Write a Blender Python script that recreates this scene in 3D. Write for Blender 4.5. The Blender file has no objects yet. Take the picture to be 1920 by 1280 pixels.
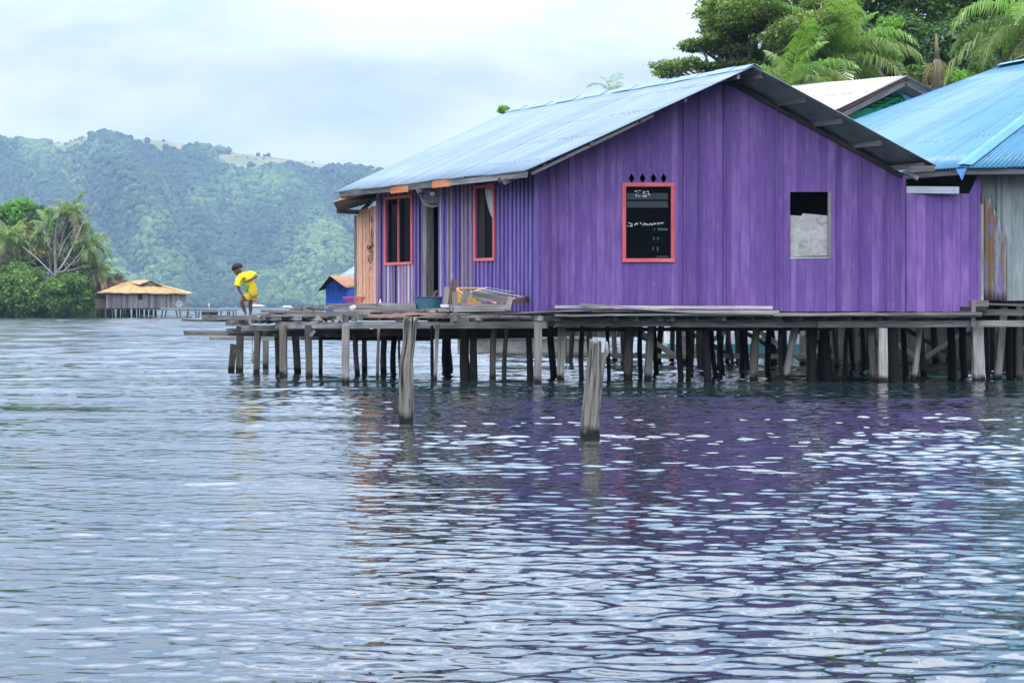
import bpy, math, random
import numpy as np
from mathutils import Vector, Matrix, noise as mnoise
R = math.radians
random.seed(7); rng = np.random.default_rng(7)
SC = bpy.context.scene; COL = SC.collection

# ---------------------------------------------------------------- camera
F = 3500.0; EYE = 1.26; HZ = 574.0            # focal length in photo pixels, eye height, horizon row
cd = bpy.data.cameras.new('camera'); cam = bpy.data.objects.new('camera', cd); COL.objects.link(cam)
cam.location = (0, 0, EYE); cam.rotation_euler = (R(90), 0, 0)
cd.sensor_width = 36; cd.lens = F / 1920 * 36; cd.shift_y = -(640 - HZ) / 1920
cd.clip_start = 0.1; cd.clip_end = 20000
SC.camera = cam
def W(px, py, Y):                              # a point seen at photo pixel px,py, Y metres out
    return Vector(((px - 960) / F * Y, Y, EYE + (HZ - py) / F * Y))

# ---------------------------------------------------------------- world, sun, exposure
SUN_EL, SUN_AZ = 79.0, -176.0                  # azimuth clockwise from +Y
w = bpy.data.worlds.new('World'); SC.world = w; w.use_nodes = True
nt = w.node_tree; nt.nodes.clear()
def nn(t, k, **kw):
    n = t.nodes.new(k)
    for a, b in kw.items(): setattr(n, a, b)
    return n
out = nn(nt, 'ShaderNodeOutputWorld'); bg = nn(nt, 'ShaderNodeBackground')
sky = nn(nt, 'ShaderNodeTexSky', sky_type='NISHITA', sun_disc=False, sun_elevation=R(SUN_EL), sun_rotation=R(SUN_AZ))
sky.air_density = 1.0; sky.dust_density = 1.2; sky.ozone_density = 1.5; sky.altitude = 0
tc = nn(nt, 'ShaderNodeTexCoord'); mp = nn(nt, 'ShaderNodeMapping'); mp.inputs['Scale'].default_value = (1.0, 1.0, 3.2)
mp.inputs['Rotation'].default_value = (0, R(14), 0); mp.inputs['Location'].default_value = (0.35, 0.1, 0.12)
n1 = nn(nt, 'ShaderNodeTexNoise'); n1.inputs['Scale'].default_value = 3.2; n1.inputs['Detail'].default_value = 7; n1.inputs['Roughness'].default_value = 0.5
n1.inputs['Distortion'].default_value = 0.4
cr = nn(nt, 'ShaderNodeValToRGB'); cr.color_ramp.elements[0].position = 0.39; cr.color_ramp.elements[1].position = 0.56
cr.color_ramp.elements[0].color = (0.05,)*3+(1,); cr.color_ramp.elements[1].color = (0.95,)*3+(1,)
mx = nn(nt, 'ShaderNodeMix', data_type='RGBA'); mx.inputs['B'].default_value = (6.75, 7.2, 8.1, 1)
L = nt.links.new
L(tc.outputs['Generated'], mp.inputs['Vector']); L(mp.outputs[0], n1.inputs['Vector']); L(n1.outputs['Fac'], cr.inputs[0])
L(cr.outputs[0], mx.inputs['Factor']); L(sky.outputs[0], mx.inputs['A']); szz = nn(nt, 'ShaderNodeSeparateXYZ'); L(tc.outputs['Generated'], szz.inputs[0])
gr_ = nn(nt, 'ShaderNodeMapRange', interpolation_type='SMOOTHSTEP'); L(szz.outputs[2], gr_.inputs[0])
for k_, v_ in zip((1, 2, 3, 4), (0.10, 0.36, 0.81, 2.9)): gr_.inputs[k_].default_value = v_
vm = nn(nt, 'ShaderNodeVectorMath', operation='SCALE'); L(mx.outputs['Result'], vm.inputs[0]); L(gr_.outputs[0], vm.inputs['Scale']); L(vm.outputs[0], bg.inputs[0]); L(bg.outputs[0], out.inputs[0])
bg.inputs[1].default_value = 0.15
sd = bpy.data.lights.new('sun', 'SUN'); sd.energy = 2.9; sd.angle = R(0.6); sd.color = (1, 0.955, 0.88)
so = bpy.data.objects.new('sun', sd); COL.objects.link(so); so.location = (0, 0, 60)
SUNV = Vector((math.sin(R(SUN_AZ))*math.cos(R(SUN_EL)), math.cos(R(SUN_AZ))*math.cos(R(SUN_EL)), math.sin(R(SUN_EL))))
so.rotation_euler = SUNV.to_track_quat('Z', 'Y').to_euler()
SC.view_settings.view_transform = 'Standard'; SC.view_settings.look = 'None'
SC.view_settings.exposure = 0.15; SC.view_settings.gamma = 1
SC.cycles.max_bounces = 8; SC.cycles.transparent_max_bounces = 12; SC.cycles.volume_bounces = 2
SC.cycles.caustics_reflective = False; SC.cycles.caustics_refractive = False

# ---------------------------------------------------------------- materials
def newmat(name):
    m = bpy.data.materials.new(name); m.use_nodes = True; m.node_tree.nodes.clear()
    t = m.node_tree; o = nn(t, 'ShaderNodeOutputMaterial'); p = nn(t, 'ShaderNodeBsdfPrincipled')
    t.links.new(p.outputs[0], o.inputs[0]); return m, t, p, o
def ramp(t, fac, stops):
    r = nn(t, 'ShaderNodeValToRGB'); e = r.color_ramp.elements
    while len(e) < len(stops): e.new(0.5)
    for i, (p, c) in enumerate(stops):
        e[i].position = p; e[i].color = tuple(c)[:3] + (1,)
    t.links.new(fac, r.inputs[0]); return r.outputs[0]
def mixc(t, fac, a, b, mode='MIX'):
    m = nn(t, 'ShaderNodeMix', data_type='RGBA', blend_type=mode)
    for k, v in (('Factor', fac), ('A', a), ('B', b)):
        if hasattr(v, 'is_linked') or hasattr(v, 'links'): t.links.new(v, m.inputs[k])
        elif k == 'Factor': m.inputs[k].default_value = v
        else: m.inputs[k].default_value = tuple(v)[:3] + (1,)
    return m.outputs['Result']
def noise(t, vec, scale, detail=4, rough=0.55, stretch=None, dist=0):
    if stretch:
        q = nn(t, 'ShaderNodeMapping'); q.inputs['Scale'].default_value = stretch; t.links.new(vec, q.inputs[0]); vec = q.outputs[0]
    n = nn(t, 'ShaderNodeTexNoise'); n.inputs['Scale'].default_value = scale; n.inputs['Detail'].default_value = detail
    n.inputs['Roughness'].default_value = rough; n.inputs['Distortion'].default_value = dist
    t.links.new(vec, n.inputs['Vector']); return n.outputs['Fac']
def math_(t, op, a, b=None, clamp=False):
    m = nn(t, 'ShaderNodeMath', operation=op, use_clamp=clamp)
    for i, v in enumerate((a, b)):
        if v is None: continue
        if isinstance(v, (int, float)): m.inputs[i].default_value = v
        else: t.links.new(v, m.inputs[i])
    return m.outputs[0]
def attr(t, name, kind='Vector'):
    a = nn(t, 'ShaderNodeAttribute', attribute_name=name); return a.outputs[kind]
def bump(t, p, h, strength=0.4, dist=0.01):
    b = nn(t, 'ShaderNodeBump'); b.inputs['Strength'].default_value = strength; b.inputs['Distance'].default_value = dist
    t.links.new(h, b.inputs['Height']); t.links.new(b.outputs[0], p.inputs['Normal'])

def wood(name, dark, light, wet=False, rough=0.85, spot=None, hard=0.0):
    """weathered timber: grain runs along the piece (attribute g), one tone per piece (attribute tone)"""
    m, t, p, o = newmat(name); g = attr(t, 'g')
    a = noise(t, g, 1.0, 6, 0.6, (2.2, 38, 38)); b = noise(t, g, 1.0, 3, 0.5, (1.3, 5, 5))
    f = math_(t, 'ADD', math_(t, 'MULTIPLY', a, 0.6), math_(t, 'MULTIPLY', b, 0.4))
    c = ramp(t, f, [(0.32+hard, dark), (0.62-hard*0.9, light)])
    tone = attr(t, 'tone', 'Fac'); k = math_(t, 'ADD', 0.55, math_(t, 'MULTIPLY', tone, 0.8))
    comb = nn(t, 'ShaderNodeCombineColor')
    for i in range(3): t.links.new(k, comb.inputs[i])
    c = mixc(t, 1.0, c, comb.outputs[0], 'MULTIPLY')
    crack = ramp(t, noise(t, g, 1.0, 4, 0.7, (1.5, 60, 60), 0.6), [(0.30, (0.25,)*3), (0.38, (1, 1, 1))])
    c = mixc(t, 0.8, c, crack, 'MULTIPLY')
    if spot: c = mixc(t, ramp(t, noise(t, g, 3.0, 4), [(0.52, (0, 0, 0)), (0.60, (1, 1, 1))]), c, spot)
    if wet:
        ge = nn(t, 'ShaderNodeNewGeometry'); sx = nn(t, 'ShaderNodeSeparateXYZ'); t.links.new(ge.outputs['Position'], sx.inputs[0])
        z = math_(t, 'ADD', sx.outputs[2], math_(t, 'MULTIPLY', noise(t, ge.outputs['Position'], 9), 0.16))
        c = mixc(t, ramp(t, z, [(0.14, (1, 1, 1)), (0.22, (0, 0, 0))]), c, (0.014, 0.014, 0.011))
    t.links.new(c, p.inputs['Base Color']); p.inputs['Roughness'].default_value = rough; p.inputs['Specular IOR Level'].default_value = 0.25
    bump(t, p, math_(t, 'ADD', a, crack), 0.5, 0.006); return m
def painted(name, base, pale, dark, scratch=0.6, rough=0.6):
    m, t, p, o = newmat(name); g = attr(t, 'g'); tone = attr(t, 'tone', 'Fac')
    big = noise(t, g, 1.0, 4, 0.6, (0.9, 6, 6)); fine = noise(t, g, 1.0, 5, 0.65, (3, 45, 45))
    c = ramp(t, math_(t, 'ADD', math_(t, 'ADD', math_(t, 'MULTIPLY', big, 0.36), math_(t, 'ADD', math_(t, 'MULTIPLY', noise(t, g, 1.0, 4, 0.6, (1.6, 17, 17)), 0.22), math_(t, 'MULTIPLY', noise(t, g, 1.0, 6, 0.65, (2.6, 5, 5)), 0.28))), math_(t, 'MULTIPLY', tone, 0.14)), [(0.36, dark), (0.49, base), (0.62, pale)])
    c = mixc(t, math_(t, 'MULTIPLY', ramp(t, fine, [(0.55, (0, 0, 0)), (0.72, (1, 1, 1))]), scratch), c, pale)
    ch = ramp(t, noise(t, g, 1.0, 6, 0.75, (9, 22, 22)), [(0.645, (0, 0, 0)), (0.69, (1, 1, 1))])
    c = mixc(t, math_(t, 'MULTIPLY', ch, 0.6), c, tuple(min(1, x*1.4+0.12) for x in pale))
    t.links.new(c, p.inputs['Base Color']); p.inputs['Roughness'].default_value = rough
    p.inputs['Specular IOR Level'].default_value = 0.3
    bump(t, p, fine, 0.25, 0.004); return m
def plain(name, col, rough=0.6, metal=0.0, var=0.25, scale=6, spec=0.4):
    m, t, p, o = newmat(name); tc = nn(t, 'ShaderNodeTexCoord')
    n = noise(t, tc.outputs['Object'], scale, 5)
    c = ramp(t, n, [(0.3, tuple(x*(1-var) for x in col)), (0.7, tuple(min(1, x*(1+var)) for x in col))])
    t.links.new(c, p.inputs['Base Color']); p.inputs['Roughness'].default_value = rough; p.inputs['Metallic'].default_value = metal
    p.inputs['Specular IOR Level'].default_value = spec
    return m
def leafmat(name, c1, c2, c3, gloss=0.42, trans=0.42):
    m, t, p, o = newmat(name); a = attr(t, 'tone', 'Fac')
    c = ramp(t, a, [(0.0, c1), (0.55, c2), (1.0, c3)])
    t.links.new(c, p.inputs['Base Color']); p.inputs['Roughness'].default_value = gloss; p.inputs['Specular IOR Level'].default_value = 0.4
    tr = nn(t, 'ShaderNodeBsdfTranslucent'); t.links.new(mixc(t, 1, c, (1.0, 1.1, 0.5), 'MULTIPLY'), tr.inputs[0])
    ms = nn(t, 'ShaderNodeMixShader'); ms.inputs[0].default_value = trans
    t.links.new(p.outputs[0], ms.inputs[1]); t.links.new(tr.outputs[0], ms.inputs[2]); t.links.new(ms.outputs[0], o.inputs[0])
    return m
def sheet(name, col, streak, rough=0.42, dirt=0.35, rust=None, rustpos=0.6):
    """painted corrugated sheet: uv = (metres along the eave, metres up the slope)"""
    m, t, p, o = newmat(name); g = attr(t, 'g')
    s = noise(t, g, 1.0, 4, 0.6, (9, 0.25, 1)); b = noise(t, g, 1.0, 5, 0.6, (1.2, 0.9, 1))
    sp = nn(t, 'ShaderNodeSeparateXYZ'); t.links.new(g, sp.inputs[0])
    pan = nn(t, 'ShaderNodeTexWhiteNoise', noise_dimensions='1D'); t.links.new(math_(t, 'FLOOR', math_(t, 'MULTIPLY', sp.outputs[0], 1.35)), pan.inputs['W'])
    f = math_(t, 'ADD', math_(t, 'MULTIPLY', s, 0.45), math_(t, 'ADD', math_(t, 'MULTIPLY', b, 0.45), math_(t, 'MULTIPLY', pan.outputs[0], 0.1)))
    c = ramp(t, f, [(0.34, streak), (0.52, col), (0.75, tuple(min(1, x*1.15+0.03) for x in col))])
    ln = ramp(t, noise(t, g, 1.0, 3, 0.7, (13, 0.10, 1)), [(0.34, (1, 1, 1)), (0.43, (0, 0, 0))])  # thin dark lines up the slope, painted in as shading of the ribs
    c = mixc(t, math_(t, 'MULTIPLY', ln, 0.5), c, tuple(x*0.62 for x in streak))
    fr = math_(t, 'FRACT', math_(t, 'MULTIPLY', sp.outputs[0], 1.35))
    seam = math_(t, 'MULTIPLY', math_(t, 'LESS_THAN', fr, 0.022), 0.5)
    c = mixc(t, seam, c, tuple(x*0.45 for x in streak))
    vo = nn(t, 'ShaderNodeTexVoronoi', voronoi_dimensions='2D'); vo.inputs['Randomness'].default_value = 0.25; vo.inputs['Scale'].default_value = 1.0
    mpn = nn(t, 'ShaderNodeMapping'); mpn.inputs['Scale'].default_value = (6.6, 1.05, 1); t.links.new(g, mpn.inputs[0])
    # screw heads: rows every 0.95 m up the slope, one each second or third ridge
    row = math_(t, 'ABSOLUTE', math_(t, 'SUBTRACT', math_(t, 'FRACT', math_(t, 'MULTIPLY', sp.outputs[1], 1.02)), 0.5))
    colx = math_(t, 'FRACT', math_(t, 'MULTIPLY', sp.outputs[0], 6.56)); wn = nn(t, 'ShaderNodeTexWhiteNoise', noise_dimensions='2D')
    cv = nn(t, 'ShaderNodeCombineXYZ'); t.links.new(math_(t, 'FLOOR', math_(t, 'MULTIPLY', sp.outputs[0], 6.56)), cv.inputs[0]); t.links.new(math_(t, 'FLOOR', math_(t, 'MULTIPLY', sp.outputs[1], 1.02)), cv.inputs[1])
    t.links.new(cv.outputs[0], wn.inputs['Vector'])
    sh = math_(t, 'MULTIPLY', math_(t, 'SUBTRACT', wn.outputs[0], 0.5), 0.035)
    dots = math_(t, 'MULTIPLY', math_(t, 'LESS_THAN', math_(t, 'ABSOLUTE', math_(t, 'ADD', math_(t, 'SUBTRACT', row, 0.03), sh)), 0.020), math_(t, 'LESS_THAN', colx, 0.40))
    dots = math_(t, 'MULTIPLY', dots, math_(t, 'GREATER_THAN', wn.outputs[0], 0.22))
    c = mixc(t, math_(t, 'MULTIPLY', dots, 0.75), c, (0.05, 0.06, 0.09))
    if rust:
        r = noise(t, g, 1.0, 7, 0.65, (2.5, 0.6, 1), 0.4)
        c = mixc(t, ramp(t, r, [(rustpos-0.12, (0, 0, 0)), (rustpos+0.1, (1, 1, 1))]), c, mixc(t, s, rust, tuple(x*1.9 for x in rust)))
    t.links.new(c, p.inputs['Base Color']); p.inputs['Roughness'].default_value = rough; p.inputs['Specular IOR Level'].default_value = 0.45
    return m

M = {}
M['grey'] = wood('weathered_grey_wood', (0.052, 0.048, 0.043), (0.25, 0.24, 0.222))
M['pale'] = wood('pale_weathered_wood', (0.13, 0.122, 0.11), (0.43, 0.41, 0.375))
M['brown'] = wood('brown_wood', (0.045, 0.026, 0.020), (0.14, 0.085, 0.065))
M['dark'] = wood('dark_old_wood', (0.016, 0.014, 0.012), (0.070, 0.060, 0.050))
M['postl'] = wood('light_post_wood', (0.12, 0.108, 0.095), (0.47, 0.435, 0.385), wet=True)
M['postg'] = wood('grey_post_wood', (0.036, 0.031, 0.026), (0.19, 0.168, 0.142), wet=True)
M['postd'] = wood('shade_darkened_post_wood', (0.005, 0.0045, 0.004), (0.026, 0.022, 0.018), wet=True)  # dark wood, its colour lowered further to deepen the shade under the houses
M['purple'] = painted('purple_paint', (0.152, 0.074, 0.268), (0.240, 0.132, 0.365), (0.104, 0.055, 0.215), 0.38)
M['purple2'] = painted('blue_purple_paint', (0.158, 0.107, 0.335), (0.24, 0.165, 0.43), (0.11, 0.072, 0.26), 0.25)
M['edge'] = wood('unpainted_batten_edge', (0.42, 0.28, 0.19), (0.72, 0.58, 0.46))
M['edgew'] = wood('whitish_batten_edge', (0.50, 0.46, 0.42), (0.80, 0.76, 0.72))
M['edgeb'] = wood('brown_batten_edge', (0.05, 0.02, 0.02), (0.17, 0.08, 0.07))
M['orange'] = painted('orange_boards', (0.74, 0.36, 0.20), (0.86, 0.52, 0.33), (0.55, 0.23, 0.12), 0.4)
M['orangeb'] = painted('bright_orange_board', (0.60, 0.17, 0.055), (0.72, 0.28, 0.12), (0.40, 0.10, 0.03), 0.3)
M['pink'] = painted('pink_frame_paint', (0.66, 0.12, 0.13), (0.75, 0.20, 0.20), (0.52, 0.08, 0.09), 0.2)
M['greyp'] = painted('pale_grey_green_paint', (0.26, 0.29, 0.27), (0.38, 0.41, 0.39), (0.15, 0.17, 0.16), 0.4)
M['roof'] = sheet('pale_blue_roof_sheet', (0.19, 0.26, 0.32), (0.135, 0.205, 0.295))
M['roof2'] = sheet('blue_roof_sheet', (0.052, 0.195, 0.30), (0.032, 0.145, 0.26))
M['roofcap'] = plain('blue_ridge_cap', (0.15, 0.26, 0.44), 0.4, 0, 0.2, 4)
M['roofcap2'] = plain('deep_blue_ridge_cap', (0.06, 0.21, 0.48), 0.4, 0, 0.15, 4)
M['roofw'] = sheet('white_roof_sheet', (0.46, 0.44, 0.43), (0.34, 0.32, 0.31))
M['under'] = plain('bare_zinc_underside', (0.17, 0.20, 0.20), 0.55, 0.35, 0.3, 3)
M['rust'] = sheet('rusty_roof_sheet', (0.28, 0.17, 0.11), (0.20, 0.11, 0.06), 0.7, rust=(0.30, 0.12, 0.05), rustpos=0.55)
M['rusty'] = sheet('ochre_roof_sheet', (0.40, 0.27, 0.11), (0.30, 0.18, 0.07), 0.7, rust=(0.22, 0.09, 0.05), rustpos=0.66)
M['alu'] = plain('aluminium', (0.42, 0.45, 0.49), 0.3, 0.8, 0.1)
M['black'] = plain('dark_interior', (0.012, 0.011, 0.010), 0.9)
M['teal'] = plain('teal_plastic', (0.045, 0.125, 0.17), 0.4, 0, 0.15)
M['red'] = plain('red_plastic', (0.55, 0.05, 0.06), 0.5)
M['yellow'] = plain('yellow_board', (0.75, 0.45, 0.06), 0.6)
M['white'] = plain('white_stuff', (0.72, 0.71, 0.70), 0.6, 0, 0.12)
M['bluep'] = painted('blue_hut_paint', (0.03, 0.13, 0.62), (0.06, 0.22, 0.75), (0.02, 0.09, 0.45), 0.3)
M['green'] = painted('green_paint', (0.02, 0.32, 0.12), (0.04, 0.42, 0.18), (0.01, 0.22, 0.08), 0.3)
M['turq'] = plain('turquoise_paint', (0.12, 0.42, 0.48), 0.5)
M['concrete'] = plain('concrete', (0.20, 0.19, 0.17), 0.9, 0, 0.35, 3)
M['thatch'] = wood('dry_thatch', (0.12, 0.08, 0.05), (0.45, 0.36, 0.26))
m, t, p, o = newmat('window_glass'); p.inputs['Base Color'].default_value = (0.0025, 0.0035, 0.004, 1); p.inputs['Roughness'].default_value = 0.06; M['glass'] = m
p.inputs['Specular IOR Level'].default_value = 0.03
m, t, p, o = newmat('plywood'); g = attr(t, 'g')
c = ramp(t, noise(t, g, 5.5, 8, 0.65, (1, 1, 1), 0.8), [(0.30, (0.20, 0.17, 0.14)), (0.46, (0.40, 0.38, 0.35)), (0.62, (0.50, 0.47, 0.43)), (0.75, (0.58, 0.50, 0.38))])
t.links.new(c, p.inputs['Base Color']); p.inputs['Roughness'].default_value = 0.85; M['ply'] = m
m, t, p, o = newmat('curtain_cloth'); p.inputs['Base Color'].default_value = (0.55, 0.56, 0.60, 1); p.inputs['Roughness'].default_value = 0.9; M['cloth'] = m

M['leaf'] = leafmat('broad_leaf', (0.035, 0.075, 0.015), (0.095, 0.175, 0.032), (0.21, 0.31, 0.065))
M['leaflight'] = leafmat('feathery_leaf', (0.05, 0.09, 0.018), (0.15, 0.23, 0.045), (0.33, 0.42, 0.10))
M['leafmid'] = leafmat('sunny_leaf', (0.06, 0.125, 0.02), (0.15, 0.28, 0.04), (0.32, 0.46, 0.09))
M['leafdark'] = leafmat('dark_leaf', (0.020, 0.050, 0.012), (0.052, 0.115, 0.024), (0.12, 0.22, 0.045))
M['leafbright'] = leafmat('bright_leaf', (0.07, 0.19, 0.012), (0.14, 0.34, 0.025), (0.26, 0.48, 0.06))
M['leafyel'] = leafmat('yellowish_leaf', (0.11, 0.13, 0.03), (0.24, 0.26, 0.06), (0.44, 0.42, 0.13))
M['palm'] = leafmat('palm_leaf', (0.06, 0.12, 0.025), (0.16, 0.25, 0.06), (0.38, 0.42, 0.15), 0.28, 0.4)
M['palmfresh'] = leafmat('fresh_palm_leaf', (0.08, 0.18, 0.03), (0.18, 0.34, 0.06), (0.36, 0.48, 0.14), 0.28, 0.4)
M['palmdry'] = leafmat('dry_palm_leaf', (0.12, 0.085, 0.04), (0.26, 0.20, 0.09), (0.42, 0.34, 0.16), 0.6, 0.2)
M['bark'] = wood('bark', (0.05, 0.042, 0.034), (0.20, 0.175, 0.145))
M['barkpale'] = wood('pale_bark', (0.15, 0.135, 0.115), (0.40, 0.37, 0.33))

# ---------------------------------------------------------------- mesh helpers
def setp(o, label=None, cat=None, group=None, kind=None):
    if label: o['label'] = label
    if cat: o['category'] = cat
    if group: o['group'] = group
    if kind: o['kind'] = kind
    return o
def thing(name, loc, label, cat, group=None):
    o = bpy.data.objects.new(name, None); COL.objects.link(o); o.location = loc; o.empty_display_size = 0.2
    return setp(o, label, cat, group)
def gloc(o):
    v = Vector((0, 0, 0))
    while o is not None: v += o.location; o = o.parent
    return v
class MB:
    """collects shapes in world coordinates, links them as one mesh object"""
    def __init__(s): s.v = []; s.f = []; s.m = []; s.g = []; s.t = []; s.sm = []
    def add(s, vs, fs, mi=0, gs=None, tone=None, smooth=False):
        b = len(s.v); s.v += [tuple(v) for v in vs]; s.f += [tuple(b + i for i in f) for f in fs]
        s.m += [mi]*len(fs); s.sm += [smooth]*len(fs)
        if tone is None: tone = random.random()
        s.g += [tuple(x) for x in (gs if gs is not None else vs)]; s.t += [tone]*len(vs); return s
    def beam(s, p0, p1, w, h, mi=0, tone=None, sag=0.0, twist=0.0, seg=1, up=(0, 0, 1), rag=0.0):
        p0 = Vector(p0); p1 = Vector(p1); d = p1 - p0; Ln = d.length; d.normalize(); up = Vector(up)
        sd = d.cross(up)
        if sd.length < 1e-4: sd = d.cross(Vector((0, 1, 0)))
        sd.normalize(); u = sd.cross(d).normalized(); off = random.random()*50
        vs = []; gs = []
        if rag or sag: seg = max(seg, 4)
        for i in range(seg+1):
            k = i/seg; c = p0 + d*Ln*k + Vector((0, 0, -4*sag*k*(1-k)))
            a = twist*(k-0.5); s1 = sd*math.cos(a)+u*math.sin(a); u1 = u*math.cos(a)-sd*math.sin(a)
            for (x, y) in ((-1, -1), (1, -1), (1, 1), (-1, 1)):
                j = Vector([random.uniform(-rag, rag) for _ in range(3)]) if rag else Vector()
                vs.append(c + s1*x*w/2 + u1*y*h/2 + j); gs.append((k*Ln+off, x*w/2+off, y*h/2))
        fs = [(3, 2, 1, 0), (seg*4, seg*4+1, seg*4+2, seg*4+3)]
        for i in range(seg):
            for j in range(4): a = i*4+j; b = i*4+(j+1) % 4; fs.append((a, b, b+4, a+4))
        return s.add(vs, fs, mi, gs, tone)
    def tube(s, pts, rads, n=8, mi=0, tone=None, rag=0.0, smooth=True, cap=True):
        off = random.random()*50; vs = []; gs = []; Ln = 0; pts = [Vector(p) for p in pts]
        prev = None
        for i, p in enumerate(pts):
            d = (pts[min(i+1, len(pts)-1)] - pts[max(i-1, 0)]).normalized()
            if prev is None: a = d.cross(Vector((0.13, 1, 0.05))).normalized()
            else: a = (prev - d*prev.dot(d)).normalized()
            prev = a; b = d.cross(a)
            if i: Ln += (pts[i]-pts[i-1]).length
            for k in range(n):
                an = 2*math.pi*k/n; r = rads[i]*(1+rag*(mnoise.noise((math.cos(an)*1.3+off, math.sin(an)*1.3, Ln*1.5))))
                vs.append(p + (a*math.cos(an)+b*math.sin(an))*r); gs.append((Ln+off, math.cos(an)*0.09+off, math.sin(an)*0.09))
        fs = []
        for i in range(len(pts)-1):
            for k in range(n): fs.append((i*n+k, i*n+(k+1) % n, (i+1)*n+(k+1) % n, (i+1)*n+k))
        if cap: fs += [tuple(reversed(range(n))), tuple((len(pts)-1)*n+k for k in range(n))]
        return s.add(vs, fs, mi, gs, tone, smooth)
    def prism(s, poly, nrm, mi=0, tone=None, gs=None):
        n = len(poly); nrm = Vector(nrm); vs = [Vector(p) for p in poly] + [Vector(p)+nrm for p in poly]
        fs = [tuple(reversed(range(n))), tuple(range(n, 2*n))] + [(i, (i+1) % n, n+(i+1) % n, n+i) for i in range(n)]
        return s.add(vs, fs, mi, gs, tone)
    def build(s, name, mats, parent=None, bevel=0):
        me = bpy.data.meshes.new(name); off = gloc(parent) if parent else Vector((0, 0, 0))
        me.from_pydata([(v[0]-off.x, v[1]-off.y, v[2]-off.z) for v in s.v], [], s.f)
        for m in (mats if isinstance(mats, (list, tuple)) else [mats]): me.materials.append(m)
        me.polygons.foreach_set('material_index', s.m); me.polygons.foreach_set('use_smooth', s.sm)
        a = me.attributes.new('g', 'FLOAT_VECTOR', 'POINT'); a.data.foreach_set('vector', np.array(s.g, dtype=np.float32).ravel())
        a = me.attributes.new('tone', 'FLOAT', 'POINT'); a.data.foreach_set('value', np.array(s.t, dtype=np.float32))
        me.update(); o = bpy.data.objects.new(name, me); COL.objects.link(o); o.parent = parent
        if bevel:
            b = o.modifiers.new('bevel', 'BEVEL'); b.width = bevel; b.segments = 1; b.limit_method = 'ANGLE'
        return o
def npmesh(name, V, Fq, mat, parent=None, tone=None, smooth=False, g=None, k=4):
    V = np.asarray(V, dtype=np.float32).reshape(-1, 3); Fq = np.asarray(Fq, dtype=np.int32)
    if parent:
        V = V - np.array(gloc(parent), dtype=np.float32)
    me = bpy.data.meshes.new(name); me.vertices.add(len(V)); me.vertices.foreach_set('co', V.ravel())
    nf = Fq.size//k; me.loops.add(Fq.size); me.loops.foreach_set('vertex_index', Fq.ravel()); me.polygons.add(nf)
    me.polygons.foreach_set('loop_start', np.arange(0, Fq.size, k, dtype=np.int32)); me.polygons.foreach_set('loop_total', np.full(nf, k, dtype=np.int32))
    me.polygons.foreach_set('use_smooth', np.full(nf, smooth)); me.update(calc_edges=True)
    if tone is not None:
        a = me.attributes.new('tone', 'FLOAT', 'POINT'); a.data.foreach_set('value', np.asarray(tone, dtype=np.float32))
    if g is not None:
        a = me.attributes.new('g', 'FLOAT_VECTOR', 'POINT'); a.data.foreach_set('vector', np.asarray(g, dtype=np.float32).ravel())
    me.materials.append(mat); o = bpy.data.objects.new(name, me); COL.objects.link(o); o.parent = parent; return o
def corr(name, a, b, c, d, mats, parent, pitch=0.076, amp=0.011, rows=8, wob=0.012, thick=0.006, seed=0, lift=None):
    """corrugated sheet over the quad a-b (eave) c-d (top, c above b, d above a)"""
    a, b, c, d = [np.array(x, dtype=float) for x in (a, b, c, d)]
    Ln = max(np.linalg.norm(b-a), np.linalg.norm(c-d)); H = np.linalg.norm(d-a)
    nx = int(Ln/pitch*6); u = np.linspace(0, 1, nx+1)[None, :, None]; v = np.linspace(0, 1, rows+1)[:, None, None]
    P = (a*(1-u)+b*u)*(1-v) + (d*(1-u)+c*u)*v
    nrm = np.cross(b-a, d-a); nrm /= np.linalg.norm(nrm)
    if nrm[2] < 0: nrm = -nrm
    r = np.random.default_rng(seed); ph = r.uniform(0, 6, 6)
    s = (u*Ln)[..., 0]; q = (v*H)[..., 0]
    h = amp*np.sin(2*np.pi*s/pitch) + wob*(np.sin(s*1.7+ph[0]+q*0.9)*0.5+np.sin(s*4.1+ph[1])*np.sin(q*1.3+ph[2])*0.5)
    P = P + nrm*h[..., None]
    # eave and top edges a little uneven sheet by sheet
    step = np.floor(s*1.35); jag = (np.sin(step*12.9+ph[3])*43758.5) % 1.0
    ed = np.zeros_like(h); ed[0, :] = -(jag[0]-0.5)*0.05
    P = P + ((d-a)/H)*ed[..., None]
    V = P.reshape(-1, 3); V2 = V - nrm*thick; n = nx+1
    i, j = np.meshgrid(np.arange(rows), np.arange(nx), indexing='ij'); k = (i*n+j).ravel()
    Fq = np.stack([k, k+1, k+n+1, k+n], 1); N = len(V)
    back = Fq[:, ::-1] + N
    rim = []
    for x in range(nx): rim += [(x, x+N, x+1+N, x+1), (rows*n+x+1, rows*n+x+1+N, rows*n+x+N, rows*n+x)]
    for y in range(rows): rim += [(y*n, (y+1)*n, (y+1)*n+N, y*n+N), (y*n+nx, y*n+nx+N, (y+1)*n+nx+N, (y+1)*n+nx)]
    G = np.stack([np.broadcast_to(s, h.shape).ravel(), np.broadcast_to(q, h.shape).ravel(), np.full(h.size, seed*3.3)], 1)
    o = npmesh(name, np.vstack([V, V2]), np.vstack([Fq, back, np.array(rim)]), mats[0], parent, tone=np.full(2*N, .5), smooth=True, g=np.vstack([G, G]))
    o.data.materials.append(mats[1]); mi = np.zeros(len(o.data.polygons), dtype=np.int32); mi[len(Fq):2*len(Fq)] = 1
    o.data.polygons.foreach_set('material_index', mi)
    return o
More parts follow.
